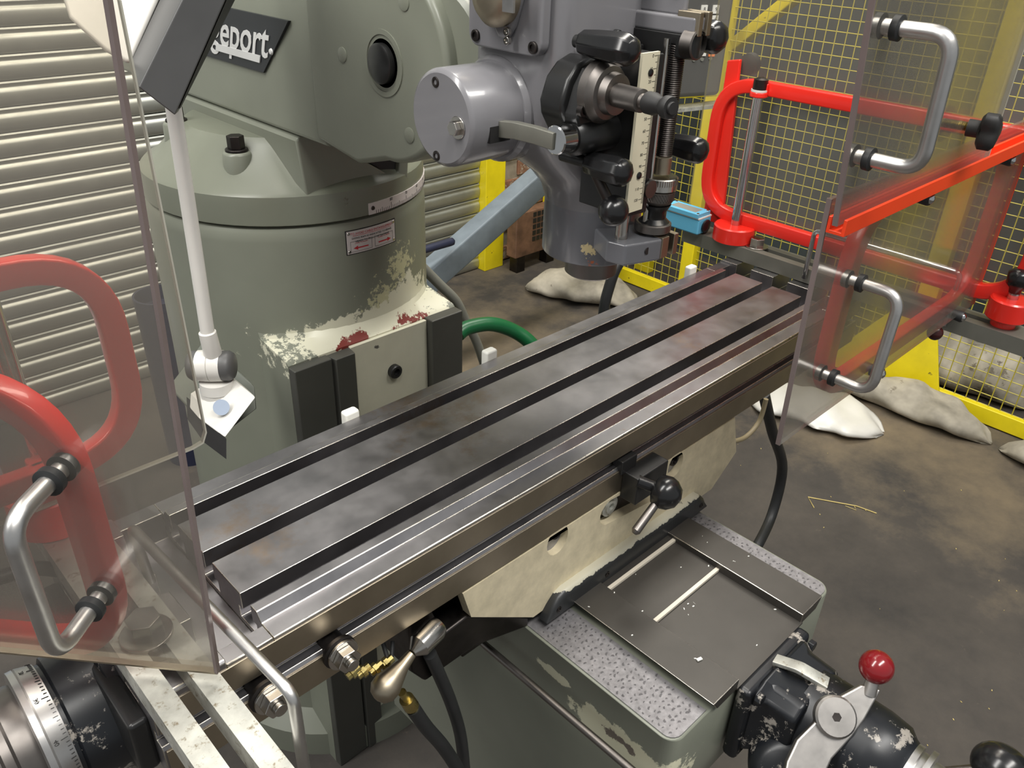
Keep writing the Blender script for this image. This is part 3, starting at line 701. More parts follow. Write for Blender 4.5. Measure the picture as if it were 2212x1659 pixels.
# ribs on the housing
g = G(); g.rbar(fillet([(PX-8, PY-10, PZ+40), (PX-4, PY-34, PZ+46), (PX+6, PY-62, PZ+38)], 14), 14, 5, X_); ob('lifting_rib', g, 'galvanised', pf)
# direction lever with red ball
HB = CC+ray(1803, 1550)*792; n_ = Vector((-.5, -.45, .74)).normalized()
def lp(u, v): return apl(u, v, HB, n_)
out = [(1862, 1478), (1905, 1490), (1868, 1556), (1842, 1592), (1798, 1640), (1770, 1700), (1690, 1700), (1700, 1645), (1722, 1598), (1760, 1560), (1768, 1530), (1800, 1512)]
P = [lp(*q) for q in out]
g = G(); g.loft([[p_-n_*9 for p_ in P], [p_ for p_ in P]]); ob('direction_lever', g, 'cast_lever', pf, bevel=2.2, seg=3)
g = G(); h = lp(1803, 1548); g.lathe(h-n_*4, n_, [(0, 20), (8, 20), (10, 18)], 32); g.m = 1; g.hexa(h+n_*5, h+n_*6.4, 4.5); ob('lever_hub', g, ['cast_lever', 'dark_steel'], pf)
g = G(); g.cyl(h-n_*40, h-n_*3, 13); ob('lever_shaft', g, 'worn_black', pf)
bp = lp(1888, 1440)+n_*6; g = G(); g.cyl(bp, lp(1880, 1500)-n_*4, 6, 7); ob('ball_stem', g, 'cast_lever', pf); g = G(); g.ball(bp, 16.5, seg=32); ob('lever_ball', g, 'dark_red', pf, smooth=80, label='dark red ball knob')
# cross-feed crank ball, black, at the right
kb = CC+ray(2162, 1660)*770; g = G(); g.ball(kb, 23, (1, 1.15, 1), 32); ob('crank_knob', g, 'black_gloss', pf, smooth=80)
g = G(); g.cyl(kb, Vector((PX+20, PY-170, PZ-8)), 6); ob('crank_handle', g, 'ground_steel', pf)
# hand lever under the table (saddle clamp) with tapered handle
a = ay(915, 1385, -118); g = G(); dd = Vector((.9, .15, .12)); g.lathe(a-dd*16, dd, [(0, 4), (9, 11), (30, 11.5), (36, 9)], 24); cl = ob('clamp_hub', g, 'bright_steel', sad)
b = ay(838, 1478, -122); c_ = ay(885, 1418, -119); g = G(); L_ = (b-c_).length; g.lathe(c_, b-c_, [(-3, 4.5), (L_*.3, 6), (L_*.7, 10), (L_, 13), (L_+8, 12.5), (L_+14, 8), (L_+16, 2)], 24); ob('clamp_handle', g, 'brown_steel', sad, smooth=60)
for u, v in ((755, 888), (1056, 757), (1492, 576)):
    p_ = ay(u, v, 114); g = G(); g.box(p_.x-9, p_.x+9, 107, 119, -30, p_.z+2); ob('rear_clip', g, 'chip_white', tab, bevel=3)
# ---- milling head
AX, AY_ = 443.0, -13.0
def sup(cx, cy, a, b, n, z, N=48):
    L = []
    for k in range(N):
        t_ = 2*math.pi*k/N; c_, s_ = math.cos(t_), math.sin(t_)
        L.append((cx+a*math.copysign(abs(c_)**(2/n), c_), cy+b*math.copysign(abs(s_)**(2/n), s_), z))
    return L
HZ = 166.0
g = G()
L = [sup(AX, AY_, 48, 48, 2, HZ), sup(AX, AY_, 49.5, 49.5, 2, HZ+2), sup(AX, AY_, 49.5, 49.5, 2, 222)]
g.loft(L); hl = ob('quill_housing', g, 'head_lower', mill, smooth=40)
g = G()
g.loft([sup(AX, AY_, 49.5, 49.5, 2, 221), sup(443, -10, 51, 51.5, 2.1, 236), sup(443, -2, 58, 56, 2.2, 250), sup(441, 8, 74, 60, 2.6, 266), sup(440, 13, 85, 60, 3.2, 286), sup(440, 15, 89, 60, 5, 310), sup(440, 15, 90, 60, 7, 340), sup(440, 15, 90, 60, 7, 470)])
hd = ob('milling_head', g, 'head_grey', mill, smooth=50)
# knuckle joining the head to the ram adapter
g = G(); g.lathe((352+8, 140, cz), X_, [(0, 78), (4, 82), (150, 82), (154, 78)], 56); ob('head_knuckle', g, 'machine_green', hd, smooth=30)
# spindle nose
g = G(); nz = 138.0; g.lathe((AX+5, AY_, HZ+2), -Z_, [(0, 40), (0.5, 27.5), (HZ-nz-1, 27.5), (HZ-nz+1, 25), (HZ-nz+1, 14), (4, 12)], 40); ob('spindle_nose', g, 'ground_steel', mill, smooth=30)
# cover plate on the left face
q = [ax(1024, 60, 349), ax(1030, 95, 349), ax(1180, 124, 349), ax(1188, 90, 349)]
y0, y1, zb = q[2].y-2, q[1].y+2, (q[1].z+q[2].z)/2
g = G(); g.prism(rrect(y0, y1, zb, zb+140, 12), 'x', 340, 351); cvp = ob('gear_cover', g, 'head_grey', hd, bevel=2.5, seg=3)
cyp = ax(1092, 40, 338); pts = circ(cyp.y, zb+70, 27, 20, 0, 180)+[(cyp.y-24, zb+50), (cyp.y-14, zb+22), (cyp.y-6, zb+11), (cyp.y+4, zb+11), (cyp.y+16, zb+28), (cyp.y+26, zb+54)]
g = G(); g.prism(pts, 'x', 332, 341); ob('selector_boss', g, 'head_grey', hd, bevel=4, seg=3)
g = G(); p_ = ax(1082, 5, 334); g.lathe((333, p_.y, p_.z+6), -X_, [(0, 25), (8, 25), (14, 20), (16, 12)], 32); g.m = 1; p2 = ax(1100, 8, 320); g.box(316, 318, p2.y-9, p2.y+4, p2.z-6, p2.z+18)
ob('selector_hub', g, ['brown_steel', 'aluminium'], hd, smooth=40)
for u, v, x in ((1029, 76, 340), (1153, 103, 340), (1097, 68, 332), (1097, 88, 332), (1065, 8, 320)): socket_screw(hd, ax(u, v, x), -X_, 5 if v not in (68, 88) else 3.5, 2.5, 'dark_steel' if u != 1097 else 'bright_steel')
# return-spring boss and cap
ccap = ax(952, 257, 284)
g = G(); g.lathe((344, ccap.y, ccap.z), X_, [(0, 44), (5, 47), (80, 47)], 48); ob('spring_boss', g, 'head_grey', hd, smooth=30)
g = G(); g.lathe((284, ccap.y, ccap.z), X_, [(0, 38), (2, 41), (4, 42), (62, 42)], 56); cap = ob('spring_cap', g, 'head_grey', hd, smooth=30)
for u, v in ((943, 177), (945, 336)): socket_screw(hd, ax(u, v, 285), -X_, 4.5, 2)
hex_bolt(hd, ax(989, 276, 284), -X_, 6.5, 7, 'bright_steel', 'cap_nut')
socket_screw(hd, (352, ax(1047, 168, 352).y, ax(1047, 168, 352).z), -X_, 6, 2.5, 'black_paint')
# quill feed engagement lever
pp = [ax(1024, 270, 314), ax(1060, 276, 318), ax(1115, 281, 318), ax(1160, 292, 319), ax(1200, 305, 320)]
g = G(); g.rbar(fillet(pp, 20), 14, 8, Z_, e=.2); ob('feed_lever', g, 'bar_steel', hd)
g = G(); p_ = ax(1024, 266, 322); g.box(304, 328, ccap.y-42.3, ccap.y-30, ccap.z-16, ccap.z-2); ob('lever_slot', g, 'black_matte', hd)
ty, tz = ax(1205, 302, 322).y, ax(1205, 302, 322).z
g = G(); g.lathe((318, ty, tz), X_, [(0, 8), (0, 11), (1, 12), (16, 12), (17, 10), (20, 10)], 28); ob('lever_sleeve', g, 'chrome', hd)
# black feed-trip casting at the front left
def fp(u, v, y): p_ = ay(u, v, y); return (p_.x, p_.z)
g = G(); g.prism([fp(*q, -64) for q in ((1212, 255), (1210, 225), (1226, 172), (1248, 140), (1275, 122), (1318, 128), (1350, 150), (1362, 330), (1330, 350), (1285, 345), (1240, 320))], 'y', -66, -38); tc = ob('feed_casting', g, 'black_paint', hd, bevel=5, seg=3)
g = G(); g.prism([fp(*q, -78) for q in ((1243, 255), (1262, 190), (1282, 152), (1310, 138), (1342, 150), (1358, 170), (1362, 262), (1330, 282), (1268, 290), (1248, 275))], 'y', -80, -60); ob('casting_flange', g, 'black_paint', hd, bevel=2.5, seg=3)
g = G(); g.lathe((336, ty, tz), X_, [(0, 13), (4, 16), (60, 17), (62, 12)], 32); ob('trip_barrel', g, 'black_paint', hd, smooth=40)
for u, v, y in ((1256, 238, -80), (1268, 335, -68), (1266, 103, -50), (1330, 78, -48)): socket_screw(hd, ay(u, v, y), -Y_, 5.5, 4, 'black_paint' if v != 238 else 'dark_steel')
g = G(); p_ = ay(1266, 105, -46); g.lathe(p_+Y_*8, -Y_, [(0, 11), (12, 10), (13, 8)], 20); ob('screw_boss', g, 'head_grey', hd)
# fine-feed shaft
sh0 = ay(1302, 198, -84)
g = G(); g.lathe(sh0+Y_*6, -Y_, [(0, 25), (8, 25), (10, 23), (14, 21), (15, 17), (22, 16), (23, 9)], 36); ob('feed_hub', g, 'ground_steel', hd, smooth=30)
sh1 = ay(1452, 234, -162); dsh = (sh1-sh0)
g = G(); g.lathe(sh0, dsh, [(0, 9.5), (46, 9), (47, 6), (53, 5)], 24); ob('feed_shaft', g, 'ground_steel', hd)
g = G(); L_ = dsh.length; g.lathe(sh0, dsh, [(50, 6), (53, 8.5), (60, 8.5), (66, 6.5), (69, 6.5), (72, 8.5), (L_-4, 8.8), (L_-1, 8), (L_-1, 5), (L_+1, 4.5)], 24); ob('shaft_end', g, 'black_matte', hd, smooth=30)
# front slide, ruler, quill stop
g = G(); g.prism([(384, -44), (384, -100), (411, -103), (411, -60), (438, -60), (438, -44)], 'z', 236, 372); ob('quill_slide', g, 'black_paint', hd, bevel=1.5)
rx = ay(1352, 460, -103).x
g = G(); tl, tr_, br, bl_ = ay(1390, 114, -106), ay(1427, 112, -106), ay(1386, 452, -106), ay(1352, 462, -106)
tl.x = bl_.x = (tl.x+bl_.x)/2; tr_.x = br.x = (tr_.x+br.x)/2; zt_, zb2 = (tl.z+tr_.z)/2, (br.z+bl_.z)/2
g.box(tl.x, tr_.x, -106, -103.5, zb2, zt_)
g.m = 1; z0_ = ay(1424, 119, -106).z; z12 = ay(1377, 432, -106).z; st = (z0_-z12)/120
for k in range(0, 125):
    z = z0_-st*k; ln = 7 if k % 10 == 0 else (5 if k % 5 == 0 else 2.8)
    if z > zb2+1: g.box(tr_.x-ln, tr_.x-.3, -106.25, -105.9, z-.13, z+.13)
    if k % 10 == 0: g.text('%d' % k, 3.6, (tr_.x-8, -106.1, z), X_, Z_, .06, 'RIGHT')
g.m = 2
for u, v in ((1405, 157), (1380, 379)): p_ = ay(u, v, -106); g.lathe(p_, -Y_, [(-.5, 3.2), (1, 3), (1.8, 1.8)], 14)
ob('depth_ruler', g, ['ruler_white', 'print_black', 'black_gloss'], hd, recalc=False, label='cream depth ruler marked 0 to 120')
SX = 447.0; SY = ax(1447, 235, SX).y
g = G(); prf = []; z = 0.
while z < 100: prf += [(z, 7.0), (z+.9, 7.6)]; z += 1.8
g.lathe((SX, SY, ax(1438, 345, SX).z), Z_, prf, 20); ob('stop_screw', g, 'dark_steel', hd, smooth=20)
g = G(); g.cyl((SX-14, SY+2, 212), (SX-14, SY+2, 380), 2.6); ob('guide_rod', g, 'bright_steel', hd)
zz = lambda v: ay(1432, v, SY).z
g = G(); g.lathe((SX-1, SY, 0), Z_, [(zz(372), 8.6), (zz(338), 8.6), (zz(336), 7)], 24); ob('stop_sleeve', g, 'brown_steel', hd, smooth=30)
g = G(); pr = [(zz(405), 14.5), (zz(403), 16.5), (zz(380), 16.5), (zz(378), 15.5)]
g.lathe((SX-1, SY, 0), Z_, pr, 60)
for k in range(48):
    a_ = k*math.pi*2/48; g.box(SX-1+16.4*math.cos(a_)-.25, SX-1+16.4*math.cos(a_)+.25, SY+16.4*math.sin(a_)-.4, SY+16.4*math.sin(a_)+.4, zz(392), zz(380))
ob('micrometer_nut', g, 'bright_steel', hd, smooth=20)
g = G(); g.lathe((SX-2, SY, 0), Z_, [(zz(432), 13.5), (zz(425), 15.5), (zz(407), 15.8), (zz(405), 14)], 60)
for k in range(36):
    a_ = k*math.pi*2/36
    for tw in (-.16, .16):
        a1, a2 = a_-tw, a_+tw; g.sweep([(SX-2+15.7*math.cos(a1), SY+15.7*math.sin(a1), zz(424)), (SX-2+15.9*math.cos(a2), SY+15.9*math.sin(a2), zz(408))], [(.35, 0), (-.2, .3), (-.2, -.3)])
ob('knurled_nut', g, 'ground_steel', hd, smooth=20)
g = G(); g.lathe((SX-3, SY, 0), Z_, [(zz(470), 15), (zz(462), 11), (zz(448), 11), (zz(434), 14.5)], 36); ob('stop_cone', g, 'black_gloss', hd, smooth=40)
g = G(); g.lathe((SX-4, SY, 0), Z_, [(zz(488), 16), (zz(486), 17.5), (zz(472), 17.5), (zz(470), 16)], 40); ob('lock_ring', g, 'ground_steel', hd, smooth=25)
g = G(); g.lathe((SX-5, SY, 0), Z_, [(zz(520), 8), (zz(512), 8), (zz(510), 6), (zz(490), 6.5)], 24); ob('stop_foot', g, 'chrome', hd, smooth=30)
g = G(); c_ = ay(1402, 408, -104); g.lathe(c_, -Y_, [(0, 8), (2.5, 8)], 24); ob('slide_button', g, 'ground_steel', hd)
# lower clamp lug with split end
LZT = 206.0
lg = [az(*q, LZT) for q in ((1292, 500), (1312, 520), (1352, 530), (1392, 524), (1432, 517), (1467, 505), (1448, 478), (1400, 466))]
g = G(); g.prism([(p_.x, p_.y) for p_ in lg[:5]]+[(AX+20, AY_-30), (AX-30, AY_-25)], 'z', 185, LZT); ob('clamp_lug', g, 'head_lower', hl, bevel=2.2, seg=3)
e0, e1, e2 = lg[4], lg[5], lg[6]
g = G(); ddv = (e1-e0); nrm = Vector((-ddv.y, ddv.x, 0)).normalized()
for a_, b_ in ((.0, .42), (.72, 1.0)):
    p0, p1 = e0+ddv*a_, e0+ddv*b_; g.prism([(p0.x, p0.y), (p1.x, p1.y), (p1.x+nrm.x*34, p1.y+nrm.y*34), (p0.x+nrm.x*34, p0.y+nrm.y*34)], 'z', 186, LZT+1)
g.m = 1; p0, p1 = e0+ddv*.4+nrm*6, e0+ddv*.74+nrm*6; g.prism([(p0.x, p0.y), (p1.x, p1.y), (p1.x+nrm.x*28, p1.y+nrm.y*28), (p0.x+nrm.x*28, p0.y+nrm.y*28)], 'z', 187, LZT)
ob('split_clamp', g, ['brown_steel', 'dark_steel'], hl, bevel=.8)
p_ = ay(1398, 542, lg[3].y-1); g = G(); g.lathe(p_, -Y_, [(-1, 3.5), (.6, 3.5)], 16); ob('clamp_screw_hole', g, 'black_matte', hl)
p_ = az(1345, 515, LZT); g = G(); g.cyl((p_.x, p_.y+2, LZT-1), (p_.x, p_.y+2, 262), 6.2); ob('lug_pin', g, 'bright_steel', hl)
# upper bracket holding the screw
XB = 441.0
ya, yb_ = ax(1352, 55, XB).y, ax(1500, 70, XB).y
uz0, uz1 = (ax(1385, 64, XB).z+ax(1500, 78, XB).z)/2, (ax(1400, 22, XB).z+ax(1500, 40, XB).z)/2
xe = ay(1531, 50, yb_).x
g = G(); g.prism([(XB, ya+10), (XB, yb_), (xe-1, yb_), (xe-1, ya+10)], 'z', uz0, uz1); g.prism([(XB+6, ya+10), (XB+6, yb_+16), (xe-8, yb_+16), (xe-8, ya+10)], 'z', uz1-1, uz1+16); ob('screw_bracket', g, 'head_grey', hd, bevel=4, seg=3)
wE = xe-XB
g = G(); g.box(XB+1, XB+wE*.36, yb_-3, yb_+20, uz0, uz1+4); g.box(XB+wE*.68, xe, yb_-3, yb_+20, uz0, uz1+4); g.m = 1; g.box(XB+wE*.36, XB+wE*.68, yb_+1, yb_+16, uz0+1, uz1+3); ob('bracket_end', g, ['brown_steel', 'dark_steel'], hd, bevel=.8)
zl_ = ax(1450, 122, XB).z
g = G(); g.prism(rrect(XB-1, xe-2, yb_-1, ya+14, 8), 'z', zl_, uz0+.5); ob('screw_collar', g, 'black_paint', hd, bevel=1)
p_ = ay(1502, 96, yb_+2); g = G(); g.lathe(p_+Y_*8, -Y_, [(0, 13), (11, 12.5), (12, 11), (6, 10.5)], 28); g.m = 1; g.lathe(p_, -Y_, [(-3, 10.5), (-2, 10.5)], 24); ob('collar_bore', g, ['ground_steel', 'black_matte'], hd, smooth=30)
for k in (.35, .75): g = G(); g.lathe((XB+wE*.5, yb_+(ya-yb_)*k, uz1+15), Z_, [(0, 6), (5, 6), (6, 4)], 16); ob('bracket_screw', g, 'bright_steel', hd)
# black moulded grips
def grip(u, v, y, R, Ln, nm='hand_grip', back=None):
    p_ = ay(u, v, y); c_ = Vector((p_.x, y, p_.z)); g = G()
    sec = []
    g.lathe(c_+Y_*Ln, -Y_, [(0, R*.62), (2, R*.8), (Ln*.3, R*.92), (Ln*.72, R*1.04), (Ln*.84, R*.98), (Ln*.93, R*.78), (Ln*.985, R*.42), (Ln, R*.1)], 8)
    o = ob(nm, g, 'black_gloss', hd, bevel=1.6, seg=3, smooth=50)
    g = G(); g.cyl(c_+Y_*(Ln-2), c_+Y_*(Ln+(back or 30)), R*.4); ob('grip_stem', g, 'black_paint', hd)
grip(1378, 112, -120, 12.5, 58, back=6); grip(1360, 378, -122, 12.5, 46); grip(1566, 84, -112, 14, 44, back=80); grip(1526, 330, -112, 12.5, 46, back=70)
# feed trip lever with ball
a, b = ay(1270, 342, -78), ay(1325, 455, -104)
g = G(); g.lathe(a, b-a, [(0, 4), ((b-a).length, 5)], 16); ob('trip_lever', g, 'dark_steel', hd)
g = G(); g.ball(b, 13.5, seg=28); ob('trip_ball', g, 'black_gloss', hd, smooth=80)
# ================================================================ chip guards
def DP(u, v, d): return CC+ray(u, v)*d
def handle(par, p0, p1, out, R=5.6, rub='rubber', n='pull_handle'):
    out = Vector(out); g = G(); g.tube(fillet([p0-out*.12, p0+out, p1+out, p1-out*.12], 17, 8), R, 16); h = ob(n, g, 'aluminium', par, smooth=80)
    d = out.normalized()
    for p_ in (p0, p1):
        for s_ in (1, -1): g = G(); g.lathe(p_+d*(3.5 if s_ > 0 else -10), d, [(0, R+3.2), (5, R+3.4), (6, R+1)], 20); ob('rubber_washer', g, rub, h)
def button(par, p_, d, r=6.5):
    g = G(); g.lathe(p_, d, [(-10, r), (1, r+1), (3, r)], 16); g.m = 1; g.lathe(p_+Vector(d)*3, d, [(0, r*.8), (2, r*.7), (3.5, r*.3)], 14); ob('panel_screw', g, ['rubber', 'chrome'], par, smooth=50)
BZ = 20.0
def bar(par, x0, x1, y0, y1, mat, slots):
    w = (x1-x0)/2; xm = (x0+x1)/2; hs = [[(xm-6.5, a), (xm+6.5, a), (xm+6.5, b), (xm-6.5, b)] for a, b in slots]
    g = G(); g.prism(rrect(x0, x1, y0, y1, 3, 3), 'z', -2, BZ, holes=hs); return ob('support_bar', g, mat, par, smooth=30)
# ---- right guard
rg = thing('chip_guard', (955, 60, -2), 'clear acrylic chip guard in red frames at the worktable end near the mesh fence', 'machine guard', 'chip guards on the worktable')
bar(rg, 932, 975, -345, 196, 'bar_steel', ((-290, 62),))
RP = az(1585, 492, 46); RPX, RPY = 953.0, ax(1588, 488, 953).y
g = G(); g.lathe((RPX, RPY, BZ), Z_, [(0, 31), (1, 33), (23, 33), (25, 31), (25, 10)], 40); ob('pivot_collar', g, 'guard_red', rg, smooth=30)
g = G(); g.cyl((RPX, RPY, BZ+10), (RPX, RPY, 252), 7.6); ob('pivot_rod', g, 'chrome', rg)
zt = ax(1640, 188, RPX).z
g = G(); g.lathe((RPX, RPY, zt-6), Z_, [(0, 12), (3, 12)], 24); ob('rod_washer', g, 'white_plastic', rg)
g = G(); g.lathe((RPX, RPY, zt-3), Z_, [(0, 10.5), (14, 10.5), (15, 8), (17, 4)], 24); ob('rod_cap', g, 'dark_steel', rg)
FXR = RPX+12
yl = ax(1528, 330, FXR).y; zt1 = ax(1740, 206, FXR).z; zb1 = ax(1690, 500, FXR).z
def frame_path(f, a0, a1, z0, z1, r): return fillet([f(a0, z0), f(a1, z0), f(a1, z1), f(a0, z1)], r, 10, closed=True)
g = G(); g.rbar(frame_path(lambda a, z: Vector((FXR, a, z)), -300, yl-9, zb1, zt1, 62), 15, 20, X_, closed=True); ob('end_frame', g, 'guard_red', rg, smooth=40)
g = G(); g.cyl((RPX, RPY, zt1-12), (RPX, RPY, zt-6), 13); g.box(RPX, FXR, RPY-12, RPY+12, zt1-12, zt1+8); ob('rod_lug', g, 'guard_red', rg, bevel=2)
g = G(); g.prism(rrect(-312, yl+28, zb1-14, 470, 16), 'x', FXR+10, FXR+15); ob('end_pane', g, ['acrylic', 'acrylic_edge_pale'], rg, smooth=30)
pq = [ax(*q, FXR+4) for q in ((1573, 130), (1601, 128), (1560, 486), (1528, 440))]
g = G(); g.prism([(p_.y, p_.z) for p_ in (pq[0], pq[1], pq[2], Vector((0, pq[0].y, pq[2].z)))], 'x', FXR+1, FXR+8); ob('clamp_strip', g, 'guard_red', rg, bevel=2)
p_ = ax(1612, 140, FXR+40); g = G(); g.lathe(p_, X_, [(0, 9), (4, 16), (14, 17), (18, 12)], 24); ob('clamp_knob', g, 'black_matte', rg)
# locking post at the front end of the bar
lp_ = ax(2182, 668, 958); g = G(); lx, ly = 958.0, -296.0
g.lathe((lx, ly, BZ), Z_, [(0, 15), (9, 15), (10, 23), (12, 25), (36, 25), (38, 23)], 32); ob('lock_collar', g, 'guard_red', rg, smooth=30)
g = G(); g.cyl((lx, ly, BZ+36), (lx, ly, BZ+48), 7); g.m = 1; g.lathe((lx, ly, BZ+46), Z_, [(0, 7), (6, 8), (12, 14), (26, 15), (31, 10), (32, 2)], 24); ob('plunger_knob', g, ['chrome', 'black_gloss'], rg, smooth=50)
hex_bolt(rg, (953, az(1640, 528, 22).y, BZ), Z_, 12, 15, 'bright_steel', 'bar_bolt')
# U-shaped rod on the bar
a = ax(1742, 578, 929); z9 = ax(1757, 496, 929).z
g = G(); g.tube(fillet([(929, a.y, 6), (929, a.y, z9), (929, -236, z9), (929, -236, 6)], 9, 6), 3.6, 12); ob('drip_rail', g, 'chrome', rg, smooth=80)
# front panel, lower sheet, frame, channel, upper sheet
YP = -250.0
xl = ay(1680, 960, YP).x; xt = ay(1792, 430, YP).x; zl = 30.0; zt2 = ay(1790, 430, YP).z
g = G(); g.prism([(xl, zl), (1000, zl), (1000, zt2), (xt, zt2)], 'y', YP-3, YP+3); g.fm = [0]*len(g.fm)
def sheet(par, pts, axis, a0, a1, nm='front_pane'):
    g = G(); g.prism(pts, axis, a0, a1); ob(nm, g, 'acrylic', par, smooth=30)
sheet(rg, [(xl, zl), (972, zl), (972, zt2), (xt, zt2)], 'y', YP-2, YP+2)
g = G(); g.box(971, 974, YP-2.2, YP+2.2, zl, zt2); ob('pane_edge', g, 'guard_orange_red', rg)
g = G(); g.prism([(xl-.6, zl), (xl+1.2, zl), (xt+1.2, zt2), (xt-.6, zt2)], 'y', YP-2.2, YP+2.2); ob('pane_edge', g, 'acrylic_edge', rg)
YU = -262.0
xu0, xu1 = ay(1803, 488, YU).x, ay(1884, 0, YU).x; zu0 = ay(1803, 488, YU).z; zu1 = 640
xu1 = xu0+(xu1-xu0)*(zu1-zu0)/(ay(1884, 0, YU).z-zu0)
xr_ = ay(2150, 280, YU).x
sheet(rg, [(xu0, zu0), (xr_, zu0), (xr_, zu1), (xu1, zu1)], 'y', YU-2, YU+2)
g = G(); g.box(xr_-.5, xr_+1.5, YU-2.2, YU+2.2, zu0, zu1); ob('pane_edge', g, 'acrylic_edge_pale', rg)
g = G(); g.prism([(xu0-.6, zu0), (xu0+1.2, zu0), (xu1+1.2, zu1), (xu1-.6, zu1)], 'y', YU-2.2, YU+2.2); ob('pane_edge', g, 'acrylic_edge', rg)
cz0 = ay(1815, 506, -268).z
g = G(); g.prism([(-270, cz0-3), (-270, cz0+11), (-267, cz0+11), (-267, cz0), (-257, cz0), (-257, cz0+11), (-254, cz0+11), (-254, cz0-3)], 'x', ay(1820, 500, -268).x, 1005); ob('sliding_channel', g, 'guard_orange_red', rg, bevel=.5)
fx0 = ay(1775, 760, -238).x+4
g = G(); g.rbar(frame_path(lambda a, z: Vector((a, -238, z)), fx0+8, 962, zl+14, cz0-12, 58), 15, 20, Y_, closed=True); ob('front_frame', g, 'guard_red', rg, smooth=40)
h0, h1 = ay(1840, 605, YP), ay(1782, 808, YP); hx = (h0.x+h1.x)/2
handle(rg, Vector((h0.x, YP-3, h0.z)), Vector((h1.x, YP-3, h1.z)), (0, -44, 0), 5.2)
h0, h1 = ay(1912, 57, YU), ay(1853, 338, YU)
handle(rg, Vector((h0.x, YU-3, h0.z)), Vector((h1.x, YU-3, h1.z)), (0, -46, 0), 5.6)
for u, v, y in ((2005, 428, -258), (2182, 345, -258), (1900, 806, -256), (2076, 684, -256)): button(rg, ay(u, v, y), (0, -1, 0))
# adjuster knob with stud through the pane
p_ = ay(2095, 276, -268); g = G(); prf = [(0, 4)]
for k in range(14): prf += [(2+k*1.6, 4.6), (2.8+k*1.6, 3.8)]
g.lathe(p_+Vector((0, 26, 0)), (0.15, -1, 0), prf, 14); ob('adjuster_stud', g, 'brass', rg, smooth=20)
g = G(); d_ = Vector((.15, -1, 0)).normalized(); c_ = p_-Y_*0
g.lathe(c_, d_, [(-2, 8), (8, 8), (10, 11)], 24)
lob = [(15+3.5*math.cos(3*t_))*1.0 for t_ in [2*math.pi*k/36 for k in range(36)]]
u_, v_, w_ = basis(d_); g.loft([[c_+w_*h+(u_*math.cos(2*math.pi*k/36)+v_*math.sin(2*math.pi*k/36))*lob[k]*s_ for k in range(36)] for h, s_ in ((9, .75), (12, 1), (22, 1), (25, .8), (26, .4))]); ob('adjuster_knob', g, 'black_matte', rg, smooth=50)
p_ = ay(2030, 722, -246); g = G(); g.ball(p_+Vector((0, 6, 0)), 10); ob('pane_ball', g, 'maroon', rg, smooth=80)
# ---- left guard, swung open
lg_ = thing('chip_guard', (-75, 60, -2), 'clear acrylic chip guard in red frames, swung open towards the roller shutter', 'machine guard', 'chip guards on the worktable')
bar(lg_, -97, -53, -345, 196, 'galvanised', ((-330, 40),))
LPX, LPY = -77.0, 105.0
g = G(); g.lathe((LPX, LPY, BZ), Z_, [(0, 31), (1, 33), (33, 33), (35, 31), (35, 10)], 40); ob('pivot_collar', g, 'guard_red', lg_, smooth=30)
g = G(); g.cyl((LPX, LPY, BZ+10), (LPX, LPY, 262), 7.6); ob('pivot_rod', g, 'chrome', lg_)
q0 = ay(303, 860, LPY-18); zt3 = ay(120, 548, LPY-18).z; zb3 = ay(205, 1000, LPY-18).z
g = G(); g.rbar(frame_path(lambda a, z: Vector((a, LPY-18, z)), q0.x-8, -360, zb3+6, zt3-6, 62), 15, 20, Y_, closed=True); ob('end_frame', g, 'guard_red', lg_, smooth=40)
g = G(); g.box(LPX-10, LPX+10, LPY-18, LPY, zb3-4, zb3+16); g.box(LPX-10, LPX+10, LPY-18, LPY, zt3-16, zt3+4); ob('rod_lug', g, 'guard_red', lg_, bevel=2)
yp1 = LPY-30
e1_ = ay(446, 945, yp1); e2_ = ay(258, 0, yp1)
g = G(); r9 = [(e1_.x-14, e1_.z-5), (e1_.x-4, e1_.z-3), (e1_.x, e1_.z+6), (e2_.x+(e2_.x-e1_.x)*.1, e2_.z+40), (-370, e2_.z+40), (-370, e1_.z-5)]
g.prism(r9[::-1], 'y', yp1-2, yp1+2); ob('end_pane', g, 'acrylic', lg_, smooth=30)
g = G(); g.prism([(e1_.x-14, e1_.z-5.5), (e1_.x-4, e1_.z-3.5), (e1_.x+.5, e1_.z+6), (e2_.x+.5, e2_.z), (e2_.x-.8, e2_.z), (e1_.x-.8, e1_.z+7), (e1_.x-5, e1_.z-2), (e1_.x-14, e1_.z-4), (-370, e1_.z-4), (-370, e1_.z-5.5)], 'y', yp1-2.1, yp1+2.1); ob('pane_edge', g, 'acrylic_edge_pale', lg_)
E0 = Vector((-56, -140, 0)); ED = Vector((-.656, .755, 0)).normalized(); EN = Vector((-.755, -.656, 0)).normalized()
def lq(t_, z, n=0.): return E0+ED*t_+EN*n+Vector((0, 0, z))
tt = apl(235, 0, E0, EN); t_top = (tt-E0).dot(ED)
ztop = 560; tz_ = t_top*(ztop-30)/(tt.z-30)
g = G(); g.loft([[lq(0, 30, n), lq(330, 30, n), lq(330, ztop, n), lq(tz_, ztop, n)] for n in (-2, 2)]); ob('front_pane', g, 'acrylic', lg_, smooth=30)
g = G(); g.loft([[lq(-.6, 29.5, n), lq(1.4, 30, n), lq(tz_+1.4, ztop, n), lq(tz_-.6, ztop, n)] for n in (-2.2, 2.2)]); ob('pane_edge', g, 'acrylic_edge', lg_)
g = G(); g.loft([[lq(0, 29.4, n), lq(330, 29.4, n), lq(330, 31, n), lq(0, 31, n)] for n in (-2.2, 2.2)]); ob('pane_edge', g, 'brown_steel', lg_)
